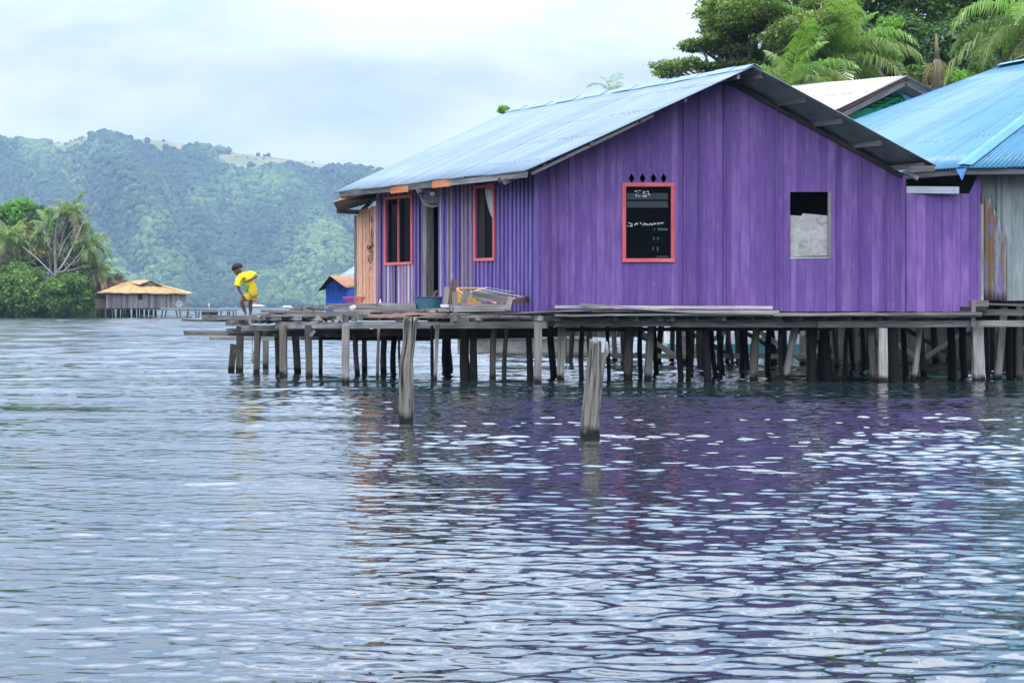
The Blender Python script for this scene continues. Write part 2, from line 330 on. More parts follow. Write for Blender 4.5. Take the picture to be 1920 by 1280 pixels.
def board_wall(mb, P0, P1, zb, ztop, nrm, widths, openings=(), mi=0, thick=0.02, djit=0.010, diamonds=(), gap=0.004):
    """vertical boards from P0 to P1; ztop is a function of t in metres; openings (t0,t1,z0,z1)"""
    P0 = Vector(P0); P1 = Vector(P1); d = P1-P0; d.z = 0; Ln = d.length; d.normalize(); nrm = Vector(nrm).normalized()
    cuts = [0.0]
    while cuts[-1] < Ln: cuts.append(cuts[-1] + random.choice(widths)*random.uniform(0.9, 1.1))
    cuts[-1] = Ln
    if len(cuts) > 2 and cuts[-1]-cuts[-2] < 0.04: cuts.pop(-2)
    bs = []
    for i in range(len(cuts)-1): bs.append((cuts[i], cuts[i+1], random.uniform(0, djit), random.random(), random.random()*50))
    ed = sorted({e for o in list(openings)+list(diamonds) for e in o[:2]})
    out = []
    for (a, b, dj, tn, of) in bs:
        cs = [a]+[e for e in ed if a+1e-4 < e < b-1e-4]+[b]
        for x, y in zip(cs[:-1], cs[1:]): out.append((x, y, dj, tn, of, x == a))
    for (a, b, dj, tn, of, first) in out:
        mid = (a+b)/2; a2 = a+(gap if first else 0)
        zs = [(zb+random.uniform(-0.012, 0.0), None)]
        blocks = sorted([(o[2], o[3]) for o in list(openings)+list(diamonds) if o[0] <= mid <= o[1]])
        segs = []; z = zs[0][0]
        for (z0, z1) in blocks: segs.append((z, z0, False)); z = z1
        segs.append((z, None, True))
        for (z0, z1, top) in segs:
            ta, tb = (ztop(a2), ztop(b)) if top else (z1, z1)
            if min(ta, tb) - z0 < 0.005: continue
            q = [P0+d*a2, P0+d*b]
            o1 = nrm*(thick/2+dj); o0 = -nrm*thick/2; vs = []
            for off in (o0, o1):
                for (pt, zz) in ((q[0], z0), (q[1], z0), (q[1], tb), (q[0], ta)):
                    v = pt+off; vs.append((v.x, v.y, zz))
            gs = [(v[2]+of, (a2 if k in (0, 3, 4, 7) else b)+of, 0.01*(k > 3)) for k, v in enumerate(vs)]
            mb.add(vs, [(3, 2, 1, 0), (4, 5, 6, 7), (0, 1, 5, 4), (1, 2, 6, 5), (2, 3, 7, 6), (3, 0, 4, 7)], mi, gs, tn)
    for (t0, t1, z0, z1) in diamonds:
        tm = (t0+t1)/2; zm = (z0+z1)/2
        for tri in (((t0, z0), (tm, z0), (t0, zm)), ((tm, z0), (t1, z0), (t1, zm)), ((t1, zm), (t1, z1), (tm, z1)), ((t0, zm), (tm, z1), (t0, z1))):
            mb.prism([(*(P0+d*a-nrm*thick/2).xy, z) for a, z in tri], nrm*(thick+0.004), mi, 0.5)

# foliage --------------------------------------------------------------
def leaves(centres, radii, counts, size, flat=0.6, outw=0.5, aspect=0.5, tone_lo=0.0, seed=0, fold=0.0):
    """many small rhombic leaves spread through ellipsoidal clumps"""
    r = np.random.default_rng(seed); Vs = []; Ts = []
    for (c, rd, n) in zip(centres, radii, counts):
        c = np.array(c); rd = np.array(rd); d = r.normal(size=(n, 3)); d /= np.linalg.norm(d, axis=1)[:, None]
        rad = r.uniform(0.35, 1.0, n)**0.6*(1+0.25*r.normal(size=n)*0.6); p = c + d*rad[:, None]*rd
        nv = d*outw + r.normal(size=(n, 3))*0.55; nv[:, 2] += flat; nv /= np.linalg.norm(nv, axis=1)[:, None]
        t = np.cross(nv, r.normal(size=(n, 3))); t /= np.linalg.norm(t, axis=1)[:, None]; b = np.cross(nv, t)
        s = size*r.uniform(0.6, 1.35, n)[:, None]
        q = np.stack([p-t*s, p-b*s*aspect+nv*s*fold, p+t*s, p+b*s*aspect+nv*s*fold], 1)
        Vs.append(q.reshape(-1, 3)); ct = r.uniform(0, 0.35)
        tn = np.clip(ct + r.uniform(0, 0.65, n), 0, 1); Ts.append(np.repeat(tn, 4))
    V = np.vstack(Vs); return V, np.arange(len(V)).reshape(-1, 4), np.concatenate(Ts)
def limbs(mb, base, tips, r0, seed=0, mi=0, bend=0.15, fork=0.45, rt=0.02, n=7):
    """trunk from base with limbs curving to each tip"""
    rr = random.Random(seed); base = Vector(base); cen = sum((Vector(t) for t in tips), Vector())/len(tips)
    fk = base.lerp(Vector((cen.x*0.6+base.x*0.4, cen.y*0.6+base.y*0.4, cen.z)), fork)
    pts = [base.lerp(fk, k/4)+Vector((rr.uniform(-1, 1), rr.uniform(-1, 1), 0))*r0*0.35*(0 < k < 4) for k in range(5)]
    mb.tube(pts, [r0*(1.25-0.5*k/4) for k in range(5)], n+3, mi, rag=0.25)
    for tp in tips:
        tp = Vector(tp); s = pts[rr.choice((2, 3, 4, 4))]; L_ = (tp-s).length; r1 = min(r0*0.6, r0*0.25+L_*0.02)
        q = []
        for k in range(6):
            f = k/5; p = s.lerp(tp, f); p.z += math.sin(f*math.pi)*L_*bend*0.5
            if 0 < k < 5: p += Vector([rr.uniform(-1, 1) for _ in range(3)])*L_*0.05
            q.append(p)
        mb.tube(q, [r1*(1-f/5)+rt*(f/5) for f in range(6)], max(4, n-2), mi)
def frond(L_, az, el, droop, seed, nl=34, ll=0.80, wid=0.035, hang=0.5, twist=0.0):
    """one palm frond from the origin: arched rachis with two rows of leaflets. returns V,F,tone"""
    r = random.Random(seed); pts = []; p = Vector((0, 0, 0)); e = el; st = L_/14
    h = Vector((math.cos(az), math.sin(az), 0)); sdv = Vector((-math.sin(az), math.cos(az), 0))
    pts.append((p.copy(), e))
    for i in range(14):
        e -= droop/14*(0.4+1.2*i/14); p = p + (h*math.cos(e)+Vector((0, 0, 1))*math.sin(e))*st + sdv*twist*st*i/14; pts.append((p.copy(), e))
    V = []; Fc = []; T = []
    def quad(a, b, c, d, t): V.extend([a, b, c, d]); Fc.append(len(Fc)*4 + np.arange(4)); T.extend([t]*4)
    base = r.uniform(0, 0.5)
    for i in range(14):
        wr = 0.035*(1-i/15)*L_/3.5; a, b = pts[i][0], pts[i+1][0]; u = Vector((0, 0, wr))
        quad(a-sdv*wr, b-sdv*wr, b+sdv*wr*0.9, a+sdv*wr, 0.95); quad(a-u, b-u, b+u*0.9, a+u, 0.9)
    for i in range(nl):
        f = 0.10+0.90*i/nl; k = f*14; i0 = min(13, int(k)); fr = k-i0
        o = pts[i0][0].lerp(pts[i0+1][0], fr); e = pts[i0][1]; dv = (h*math.cos(e)+Vector((0, 0, 1))*math.sin(e)); up = dv.cross(sdv)*-1
        if up.z < 0: up = -up
        ln = ll*L_/3.5*(max(0.0, math.sin(min(1, f*0.98+0.10)*math.pi))**0.55)*r.uniform(0.85, 1.1)+0.12
        for s in (-1, 1):
            if r.random() < 0.04: continue
            d1 = (sdv*s*0.85+dv*0.55+up*r.uniform(-0.12, 0.2)).normalized()
            m_ = o+d1*ln*0.5; tip = m_+(d1*0.75+Vector((0, 0, -hang*r.uniform(0.7, 1.5)))).normalized()*ln*0.55
            wv = dv*wid*L_/3.5*r.uniform(0.8, 1.2); t = min(1, base+r.uniform(0, 0.5))
            quad(o-wv*0.4, m_-wv, m_+wv, o+wv*0.4, t); quad(m_-wv, tip, tip+wv*0.2, m_+wv, t)
    return np.array([tuple(v) for v in V]), np.array(Fc), np.array(T)
def palm(name, base, crown, label, group=None, n=20, L_=3.6, seed=0, mats=None, r0=0.16, elr=(-0.5, 1.35), spear=True, nl=34, azs=None, hang=0.5, dry=2, wid=0.035):
    base = Vector(base); crown = Vector(crown); o = thing(name, base, label, 'palm tree', group); rr = random.Random(seed)
    mb = MB(); mb.tube([base.lerp(crown, k/8)+Vector((math.sin(k*0.5+seed)*0.06, 0, 0)) for k in range(9)], [r0*(1.3 if k == 0 else 1-0.03*k) for k in range(9)], 9, rag=0.15)
    mb.build('trunk', M['bark'], o)
    for i in range(n):
        az = (azs[i % len(azs)] if azs else i*2.39996)+rr.uniform(-0.2, 0.2); k = (i+0.5)/n; el = elr[1]+(elr[0]-elr[1])*k+rr.uniform(-0.12, 0.12)
        ln = L_*rr.uniform(0.82, 1.08)*(0.75 if el > 1.2 else 1)
        V, Fc, T = frond(ln, az, el, rr.uniform(1.5, 2.3)*(0.55 if el > 1.1 else 1), seed*100+i, nl=nl, hang=hang, wid=wid)
        mt = mats if mats else M['palm']
        if i >= n-dry: mt = M['palmdry']
        elif i < n*0.3 and not mats: mt = M['palmfresh']
        f = npmesh('frond', V+np.array(crown), Fc, mt, o, tone=T)
    return o

# ================================================================ WATER, HILLS, GROUND
def build_water():
    r = np.random.default_rng(3)
    ys = [-100, -40, -12, -3, 0, 1.5, 2.6, 3.2]; y = 3.8
    while y < 330: ys.append(y); y += max(0.014, 0.0021*y)
    ys += list(330*np.geomspace(1.01, 2850/330, 40)); ys = np.array(ys)
    s = np.concatenate([[-40, -8, -2.5, -1.2, -0.8, -0.6, -0.5], np.linspace(-0.42, 0.42, 760), [0.5, 0.6, 0.8, 1.2, 2.5, 8, 40]])
    wd = np.maximum(ys, 2)+2.0
    X = np.clip(s[None, :]*wd[:, None], -2600, 2600)+0*ys[:, None]; Y = np.broadcast_to(ys[:, None], X.shape)
    dy = np.gradient(ys)[:, None]
    fade = np.clip((325-Y)/60, 0, 1)*np.clip((Y-3)/1.0, 0, 1)*np.clip((0.42-np.abs(s))/0.04, 0, 1)[None, :]
    Z = np.zeros_like(X); N = 92; tot = 0.0; res = np.zeros_like(dy)
    lam = np.geomspace(0.085, 3.2, N)*r.uniform(0.92, 1.08, N)
    th = r.normal(0, 0.45, N)+0.10; ph = r.uniform(0, 6.28, N)
    modl = 0.75+0.2*np.sin(X*0.31+Y*0.52+1.0)*np.sin(Y*0.23-X*0.12+2.0)+0.22*np.sin(X*0.9-Y*1.35)*np.sin(X*0.37+Y*0.8+.7)
    modl = modl*(0.82+0.26*np.clip((X+0.03*Y)/(1+0.10*Y), -1, 1))
    for l, a, p in zip(lam, th, ph):
        k = 2*np.pi/l; w_ = np.clip((l/dy-2.5)/2.2, 0, 1)
        sl = 0.0135*(2.0 if l < 0.30 else (1.0 if l < 0.55 else (0.46 if l < 1.2 else 0.30)))
        tot += sl*sl; res = res + (sl*w_)**2
        wx, wy = math.sin(a)*k, math.cos(a)*k
        arg = X*wx+Y*wy+p+0.9*np.sin(X*wx*0.23+Y*wy*0.17+p*2)
        Z += (sl/k)*np.sin(arg)*w_*(modl if l < 1.6 else 1)
    Z *= fade*np.clip(np.sqrt(tot/np.maximum(res, 1e-9)), 1, 3.2)
    n, m_ = X.shape; i, j = np.meshgrid(np.arange(n-1), np.arange(m_-1), indexing='ij'); k = (i*m_+j).ravel()
    Fq = np.stack([k, k+1, k+m_+1, k+m_], 1)
    mt, t, p, o = newmat('lake_water')
    p.inputs['Base Color'].default_value = (0.010, 0.020, 0.021, 1); p.inputs['Roughness'].default_value = 0.015; p.inputs['IOR'].default_value = 1.45
    p.inputs['Specular IOR Level'].default_value = 1.0
    ge = nn(t, 'ShaderNodeNewGeometry'); P = ge.outputs['Position']
    a = noise(t, P, 1.0, 3, 0.5, (2.2, 5.2, 1)); b = noise(t, P, 1.0, 2, 0.5, (9, 17, 1)); c = noise(t, P, 1.0, 2, 0.5, (0.5, 1.1, 1))
    sx = nn(t, 'ShaderNodeSeparateXYZ'); t.links.new(P, sx.inputs[0])
    far = math_(t, 'DIVIDE', math_(t, 'SUBTRACT', sx.outputs[1], 14), 26, True)
    y2 = math_(t, 'MULTIPLY', far, 0.02)
    h = math_(t, 'ADD', math_(t, 'MULTIPLY', math_(t, 'MULTIPLY', a, y2), far), math_(t, 'MULTIPLY', b, 0.0012))
    d = noise(t, P, 1.0, 3, 0.55, (0.07, 0.42, 1))
    h = math_(t, 'ADD', h, math_(t, 'MULTIPLY', math_(t, 'MULTIPLY', c, 0.03), far))
    h = math_(t, 'ADD', h, math_(t, 'MULTIPLY', math_(t, 'MULTIPLY', d, 0.25), far))
    bp = nn(t, 'ShaderNodeBump'); bp.inputs['Strength'].default_value = 1.0; bp.inputs['Distance'].default_value = 1.0
    t.links.new(h, bp.inputs['Height']); t.links.new(bp.outputs[0], p.inputs['Normal'])
    rg = math_(t, 'ADD', math_(t, 'MULTIPLY', math_(t, 'DIVIDE', math_(t, 'SUBTRACT', sx.outputs[1], 16), 34, True), 0.03), math_(t, 'MULTIPLY', math_(t, 'DIVIDE', math_(t, 'SUBTRACT', sx.outputs[1], 36), 120, True), 0.10))
    t.links.new(math_(t, 'ADD', rg, 0.012), p.inputs['Roughness'])
    o = npmesh('water', np.stack([X, Y, Z], -1).reshape(-1, 3), Fq, mt, smooth=True)
    return setp(o, 'rippled lake water reflecting sky and purple house', kind='structure')
build_water()

RIDGE = [(-900, 330), (-400, 285), (-200, 262), (0, 257), (60, 262), (120, 263), (152, 255), (185, 247), (215, 249), (255, 255), (300, 258), (350, 268), (400, 274), (440, 282), (500, 288), (560, 297), (620, 305), (680, 309), (740, 314), (900, 335), (1100, 352), (1400, 372), (1900, 395), (2700, 420)]
rx = np.array([a for a, b in RIDGE]); ry = np.array([b+5 for a, b in RIDGE])
def hill_at(px, v):
    """ground point on the hillside; v 0 shore .. 1 ridge"""
    Y = 1500+850*v+60*mnoise.noise((px*0.004, v*0.5, 3)); zr = (HZ-np.interp(px, rx, ry))/F*Y+EYE
    k = v**1.12
    sp = mnoise.noise((px*0.0062+v*0.9, v*0.8, 0.3)); sp2 = mnoise.noise((px*0.016+v*1.4, v*2.2, 5))
    env = math.sin(min(1, v)*math.pi)**0.8 if v < 1 else 0
    z = zr*k+env*(44*(abs(sp)*1.8-0.35)+16*sp2)
    Y2 = Y - env*(120*sp)
    if v > 1: z = zr*(1-(v-1)*1.3); Y2 = Y
    return (px-960)/F*Y2, Y2, max(z, -0.6 if v > 0.01 else -0.9)
def clearing(px, v):
    c = 0
    for (cx, cy, ax, ay) in ((290, 0.985, 70, 0.028), (470, 0.962, 70, 0.045), (540, 0.982, 90, 0.022), (620, 0.99, 80, 0.014), (700, .98, 40, .02), (130, 0.98, 60, .02)):
        c = max(c, 1-((px-cx)/ax)**2-((v-cy)/ay)**2+0.5*mnoise.noise((px*0.03, v*22, 1)))
    return c
def build_hills():
    pxs = np.linspace(-900, 2700, 300); vs = np.concatenate([np.linspace(0, 1, 90), [1.03, 1.1, 1.3, 1.6]])
    V = []; T = []
    for v in vs:
        for px in pxs:
            V.append(hill_at(px, v)); T.append(1.0 if clearing(px, v) > 0.05 else 0.0)
    n = len(pxs); i, j = np.meshgrid(np.arange(len(vs)-1), np.arange(n-1), indexing='ij'); k = (i*n+j).ravel()
    mt, t, p, o = newmat('hill_ground'); ge = nn(t, 'ShaderNodeNewGeometry')
    nz = noise(t, ge.outputs['Position'], 0.03, 6, 0.6)
    gr = ramp(t, nz, [(0.35, (0.10, 0.12, 0.04)), (0.5, (0.15, 0.15, 0.06)), (0.65, (0.22, 0.20, 0.09))])
    c = mixc(t, attr(t, 'tone', 'Fac'), (0.03, 0.06, 0.02), gr); t.links.new(c, p.inputs['Base Color']); p.inputs['Roughness'].default_value = 1
    o = npmesh('hills', V, np.stack([k, k+1, k+n+1, k+n], 1), mt, tone=T, smooth=True)
    setp(o, 'long forested ridge with tan grass clearings across the lake', kind='structure')
build_hills()
def ico(sub):
    me = bpy.data.meshes.new('t'); import bmesh
    b = bmesh.new(); bmesh.ops.create_icosphere(b, subdivisions=sub, radius=1); b.to_mesh(me); b.free()
    V = np.array([v.co for v in me.vertices]); Fc = np.array([p.vertices[:] for p in me.polygons]); bpy.data.meshes.remove(me); return V, Fc
def build_forest():
    V0, F0 = ico(2); r = np.random.default_rng(11); T = []
    for k in range(10):
        d = np.array([1+0.42*mnoise.noise((v[0]*1.7+k*9, v[1]*1.7, v[2]*1.7))+0.25*mnoise.noise((v[0]*4+k*9, v[1]*4, v[2]*4)) for v in V0]); T.append(V0*d[:, None])
    Vs = []; Fs = []; Ts = []; nb = 0
    for i in range(24000):
        px = r.uniform(-300, 1150) if i < 22000 else r.uniform(1150, 2700); v = r.uniform(0.0, 1.0)**0.9
        if i < 1500: v = r.uniform(0.975, 1.004)
        if clearing(px, v) > 0.02 and r.uniform() > 0.03: continue
        x, y, z = hill_at(px, v); rad = r.uniform(2.1, 4.6)*(1.35 if r.uniform() < 0.08 else 1)
        if i < 1500: rad *= 0.48
        if v < 0.04: rad *= 0.7
        sz = r.uniform(0.75, 1.25); a = r.uniform(0, 6.28); c, s = math.cos(a), math.sin(a); t = T[i % 10]*rad
        P = np.stack([t[:, 0]*c-t[:, 1]*s, t[:, 0]*s+t[:, 1]*c, t[:, 2]*sz], 1)+np.array((x, y, z+rad*0.72))
        big = 0.5+0.9*mnoise.noise((px*0.006, v*3.0, 9))+0.35*mnoise.noise((px*0.02, v*9.0, 4)); big += 0.22*math.exp(-((px-560)/260)**2-((v-.28)/.22)**2)  # broad lit and dim hillside patches, put into the crown tone
        tn = min(1, max(0, big*0.75+r.uniform(-0.22, 0.28)))
        Vs.append(P); Fs.append(F0+nb); nb += len(V0); Ts.append(np.full(len(V0), tn))
    mt, t, p, o = newmat('forest_canopy'); ge = nn(t, 'ShaderNodeNewGeometry')
    nz = noise(t, ge.outputs['Position'], 0.9, 3, 0.7)
    c = ramp(t, attr(t, 'tone', 'Fac'), [(0.0, (0.010, 0.030, 0.009)), (0.45, (0.032, 0.078, 0.018)), (1.0, (0.13, 0.21, 0.055))])
    c = mixc(t, 1, c, ramp(t, nz, [(0.3, (0.45,)*3), (0.7, (1.5,)*3)]), 'MULTIPLY')
    t.links.new(c, p.inputs['Base Color']); p.inputs['Roughness'].default_value = 0.9; bump(t, p, nz, 1.0, 1.2)
    o = npmesh('forest', np.vstack(Vs), np.vstack(Fs), mt, tone=np.concatenate(Ts), k=3, smooth=False)
    setp(o, 'dense hazy rainforest covering the hillside across the lake', 'forest', kind='stuff')
build_forest()

def haze_box():
    x, y0, y1, z0, z1 = 2700, -130, 2950, -2.2, 262
    mb = MB(); vs = [(-x, y0, z0), (x, y0, z0), (x, y1, z0), (-x, y1, z0), (-x, y0, z1), (x, y0, z1), (x, y1, z1), (-x, y1, z1)]
    mb.add(vs, [(3, 2, 1, 0), (4, 5, 6, 7), (0, 1, 5, 4), (1, 2, 6, 5), (2, 3, 7, 6), (3, 0, 4, 7)])
    m = bpy.data.materials.new('haze_air'); m.use_nodes = True; t = m.node_tree; t.nodes.clear()
    o = nn(t, 'ShaderNodeOutputMaterial'); v = nn(t, 'ShaderNodeVolumePrincipled'); t.links.new(v.outputs[0], o.inputs['Volume'])
    v.inputs['Color'].default_value = (0.46, 0.66, 0.95, 1); v.inputs['Density'].default_value = 0.000165; v.inputs['Anisotropy'].default_value = 0.0
    ob = mb.build('haze', m); setp(ob, 'blue haze in the air over the lake', 'haze', kind='stuff'); return ob
haze_box()

# low wooded bank behind the houses on the right
def bank():
    mb = MB(); pts = []
    n = 40; vs = []; fs = []
    for i in range(n+1):
        x = 3+i*2.6
        for j, (y, z) in enumerate(((56, -0.9), (58, 0.25), (62, 1.0), (75, 3.5), (95, 10), (130, 18), (170, 6))):
            vs.append((x+(y-56)*0.25, y+2*mnoise.noise((x*0.2, j, 0)), z+0.5*mnoise.noise((x*0.3, j, 2))*(j > 1)-(1.2 if i in (0, n) else 0)))
    for i in range(n):
        for j in range(6): a = i*7+j; fs.append((a, a+7, a+8, a+1))
    mb.add(vs, fs, smooth=True); o = mb.build('ground', plain('bank_soil', (0.07, 0.075, 0.035), 0.95, 0, 0.4, 0.8)); setp(o, kind='structure')
    vs = []; fs = []                                             # islet on the left
    for i in range(25):
        x = -75+i*1.16
        for j, (y, z) in enumerate(((211, -0.9), (212.5, 0.25), (216, 0.7), (226, 0.9), (236, -0.8))):
            vs.append((x, y+1.2*mnoise.noise((x*0.3, j, 0)), z+0.2*mnoise.noise((x*0.3, j, 2))-(1.0 if i == 24 else 0)))
    for i in range(24):
        for j in range(4): a = i*5+j; fs.append((a, a+5, a+6, a+1))
    m2 = MB(); m2.add(vs, fs, smooth=True); o = m2.build('islet_ground', plain('islet_soil', (0.05, 0.07, 0.025), 0.95, 0, 0.4, 0.8)); setp(o, kind='structure')
bank()

# ================================================================ PURPLE HOUSE
RY0 = 30.5
E1 = Vector((0.22, RY0, 3.474)); R1 = Vector((3.96, RY0, 5.18)); G1 = Vector((6.93, RY0, 3.555))     # eave, ridge, right eave (front rake)
E2 = Vector((-3.44, 36.2, 3.474)); R2 = Vector((0.05, 37.3, 5.18)); G2 = Vector((3.05, 37.3, 3.555))
WY = 31.25
A = Vector((0.43, WY, 0)); B = Vector((6.58, WY, 0)); C = Vector((-2.59, 36.0, 0))
DK = 1.16                                      # deck height
def rline(p, q, Y): k = (Y-p.y)/(q.y-p.y); return p.lerp(q, k)
def roof_z(x, y):
    r = rline(R1, R2, y)
    if x < r.x: e = rline(E1, E2, y)
    else: e = rline(G1, G2, y)
    k = (x-r.x)/(e.x-r.x); return r.z+(e.z-r.z)*k
house = thing('purple_house', (3.5, 31.3, DK), 'purple wooden stilt house with pale blue corrugated gable roof', 'house')
# gable wall facing the lake
def px2t(px): return (px-1008)/F*WY
WINP = (px2t(1170)+.03, px2t(1261)-.03, 2.06, 3.26); OPN = (px2t(1481), px2t(1557), 2.055, 3.17)
dia = []
for c in (1184, 1204.5, 1225, 1244): t0 = px2t(c); dia.append((t0-0.052, t0+0.052, 3.31, 3.485))
gt = lambda t: roof_z(A.x+t, WY)-0.085
mb = MB(); board_wall(mb, A, B, DK+0.015, gt, (0, -1, 0), (0.11, 0.13, 0.15, 0.17, 0.09), [WINP, OPN], 0, 0.02, 0.008, dia, gap=0.0025)
for _ in range(16):                            # narrow cover strips over some of the joints
    t = random.uniform(0.1, 6.0)
    if any(o[0]-0.1 < t < o[1]+0.1 for o in (WINP, OPN)) or 1.4 < t < 2.3: continue
    mb.beam((A.x+t, WY-0.034, DK+0.02), (A.x+t, WY-0.034, gt(t)-0.03), 0.012, 0.035, 0, up=(0, 1, 0))
mb.build('gable_wall', M['purple'], house)
# side wall with battens
sd_ = (C-A).normalized(); sn = Vector((sd_.y*-1, sd_.x, 0)).normalized()
if sn.x > 0: sn = -sn
SL = (C-A).length
def sp(t, z, o=0.0): p = A+sd_*t+sn*o; return Vector((p.x, p.y, z))
def s_of(px): q = px-960; return (F*A.x-WY*q)/(q*sd_.y-F*sd_.x)
st = lambda t: roof_z(sp(t, 0).x, sp(t, 0).y)-0.09
W1 = (s_of(929), s_of(896), 2.10, 3.33); W2 = (s_of(775), s_of(728), 2.09, 3.29); DR = (s_of(823), s_of(797), DK, 3.22)
dia2 = []
for c in (905, 912.5, 920): t0 = s_of(c); dia2.append((t0-0.05, t0+0.05, 3.42, 3.56))
mb = MB(); board_wall(mb, A, C, DK+0.015, st, sn, (0.15, 0.18, 0.2), [W1, W2, DR], 0, 0.02, 0.006, dia2)
t = 0.03
while t < SL-0.02:
    z1 = st(t)-0.02; segs = [(DK+0.01, z1)]
    for o in (W1, W2, DR):
        if o[0]-0.045 < t < o[1]+0.045:
            segs = [(DK+0.01, o[2]-0.05), (o[3]+0.05, z1)] if o is not DR else [(o[3]+0.05, z1)]
    smooth = s_of(890) < t < s_of(884) or W1[0]-0.02 < t < W1[1]+0.02
    for (a, b) in segs:
        if b-a < 0.06: continue
        if o and smooth and a > 2.5: continue
        wd = random.uniform(0.045, 0.065); out_ = random.uniform(0.026, 0.036)
        dt = sd_*random.uniform(-0.006, 0.006)
        mb.beam(sp(t, a, 0.010+out_/2), sp(t, b, 0.010+out_/2)+dt, wd, out_, 0, up=sn)
        far_ = t > s_of(886)
        if random.random() < (0.86 if far_ else 0.0):
            k = random.choices((1, 2, 3), (4, 4, 2))[0]
            e = -wd/2-0.005
            mb.beam(sp(t+e, a, 0.010+out_/2+0.001), sp(t+e, b, 0.010+out_/2+0.001)+dt, 0.016, out_+0.004, k, up=sn)
    t += random.uniform(0.115, 0.150)
mb.build('side_wall', [M['purple2'], M['edge'], M['edgew'], M['edgeb']], house)
mb = MB(); mb.beam(A+Vector((-0.02, -0.02, DK)), A+Vector((-0.02, -0.02, 3.60)), 0.07, 0.05, 0); mb.build('corner_post', M['purple2'], house)
# hidden walls, floor
Dk = Vector((B.x+sd_.x*6.0, B.y+sd_.y*6.0, 0)); Cb = C
mb = MB()
for a, b in ((C, Dk), (Dk, B)):
    n_ = 6
    for i in range(n_):
        p, q = a.lerp(b, i/n_), a.lerp(b, (i+1)/n_); nv = Vector((-(b-a).y, (b-a).x, 0)).normalized()*0.03
        zp = min(roof_z(p.x, min(p.y, 37.2)), 5.1)-0.1; zq = min(roof_z(q.x, min(q.y, 37.2)), 5.1)-0.1
        mb.prism([(p.x, p.y, DK), (q.x, q.y, DK), (q.x, q.y, zq), (p.x, p.y, zp)], nv, 0, 0.3)
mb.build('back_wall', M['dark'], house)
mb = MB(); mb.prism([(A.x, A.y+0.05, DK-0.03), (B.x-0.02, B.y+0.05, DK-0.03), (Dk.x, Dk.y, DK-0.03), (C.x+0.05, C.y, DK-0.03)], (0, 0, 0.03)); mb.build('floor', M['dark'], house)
# roof
rf = MB().add([E1, R1, G1], []).build('roof', M['roof'], house) if False else None
roof = corr('roof', E1, E2, R2, R1, (M['roof'], M['under']), house, seed=1, amp=0.015)
rr_ = corr('roof_slope', G1, G2, R2, R1, (M['roof'], M['under']), roof, seed=2)
mb = MB(); n_ = 16
for k in range(n_):
    p, q = R1.lerp(R2, k/n_), R1.lerp(R2, (k+1)/n_+0.012); l0 = 0.017+0.010*(k % 2)
    dl = (E1-R1).normalized()*0.17; dr = (G1-R1).normalized()*0.17; wob = random.uniform(-0.006, 0.006)
    for dd in (dl, dr):
        vs = [p+Vector((0, 0, l0+0.02)), q+Vector((0, 0, l0+0.02)), q+dd+Vector((0, 0, l0+wob)), p+dd+Vector((0, 0, l0+wob))]
        mb.prism(vs, (0, 0, 0.004))
mb.build('ridge_cap', M['roofcap'], roof)
# purlins: their ends show under the front rake
for (e1, r1, e2, r2, ts) in ((E1, R1, E2, R2, (0.10, 0.30, 0.52, 0.72, 0.94)), (G1, R1, G2, R2, (0.045, 0.27, 0.49, 0.70, 0.94))):
    for k in ts:
        p = e1.lerp(r1, k); q = e2.lerp(r2, k); z = Vector((0, 0, -0.058)); d = (q-p).normalized()
        mb = MB(); mb.beam(p+z+d*random.uniform(0.05, 0.14), q+z-d*0.1, 0.055, 0.085, 0); mb.build('purlin', M['grey'], roof)
for e1, r1, nv in ((E1, R1, 0), (G1, R1, 0)):     # rafters just inside the gable wall and a barge strip under the sheet
    p = rline(e1, E2 if e1 is E1 else G2, WY-0.05); q = rline(R1, R2, WY-0.05); z = Vector((0, 0, -0.125))
    mb = MB(); mb.beam(p+z, q+z, 0.04, 0.075, 0); mb.build('rafter', M['dark'], roof)
mb = MB(); p = E1+Vector((0.0, 0.0, -0.045)); q = E1.lerp(R1, 0.56)+Vector((0, 0, -0.045)); mb.beam(p+Vector((.1, .10, 0)), q+Vector((0, .10, 0)), 0.03, 0.05, 0); mb.build('barge_strip', M['grey'], roof)
# fascia board under the left eave with two orange pieces
def ev(k): return E1.lerp(E2, k)
ed_ = (E2-E1).normalized(); en = Vector((ed_.y*-1, ed_.x, 0)); en = -en if en.x > 0 else en
def ek(px): q = px-960; tt = (F*E1.x-RY0*q)/(q*ed_.y-F*ed_.x); return tt
for (a, b, mt, dz, nm) in ((985, 842, 'grey', 0, 'fascia_board'), (842, 808, 'orangeb', 0.0, 'orange_fascia_board'), (808, 763, 'grey', 0, 'fascia_board'), (763, 730, 'orangeb', -0.02, 'orange_fascia_board'), (730, 634, 'grey', 0, 'fascia_board')):
    ta, tb = ek(a), ek(b); p = E1+ed_*ta+en*(-0.035); q = E1+ed_*tb+en*(-0.035); z = Vector((0, 0, -0.062+dz))
    mb = MB(); mb.beam(p+z, q+z, 0.022, 0.095 if mt == 'grey' else 0.12, 0)
    mb.build('fascia_board', M[mt], roof).get('x')
# rafter tails poking out below the eave
for px in (945, 783):
    tt = ek(px); p = E1+ed_*tt; z = Vector((0, 0, -0.155)); inn = (R1-E1).normalized()
    mb = MB(); mb.beam(p+z+inn*(-0.02), p+z+inn*0.75, 0.055, 0.085, 0); mb.build('rafter_tail', M['grey'], roof)
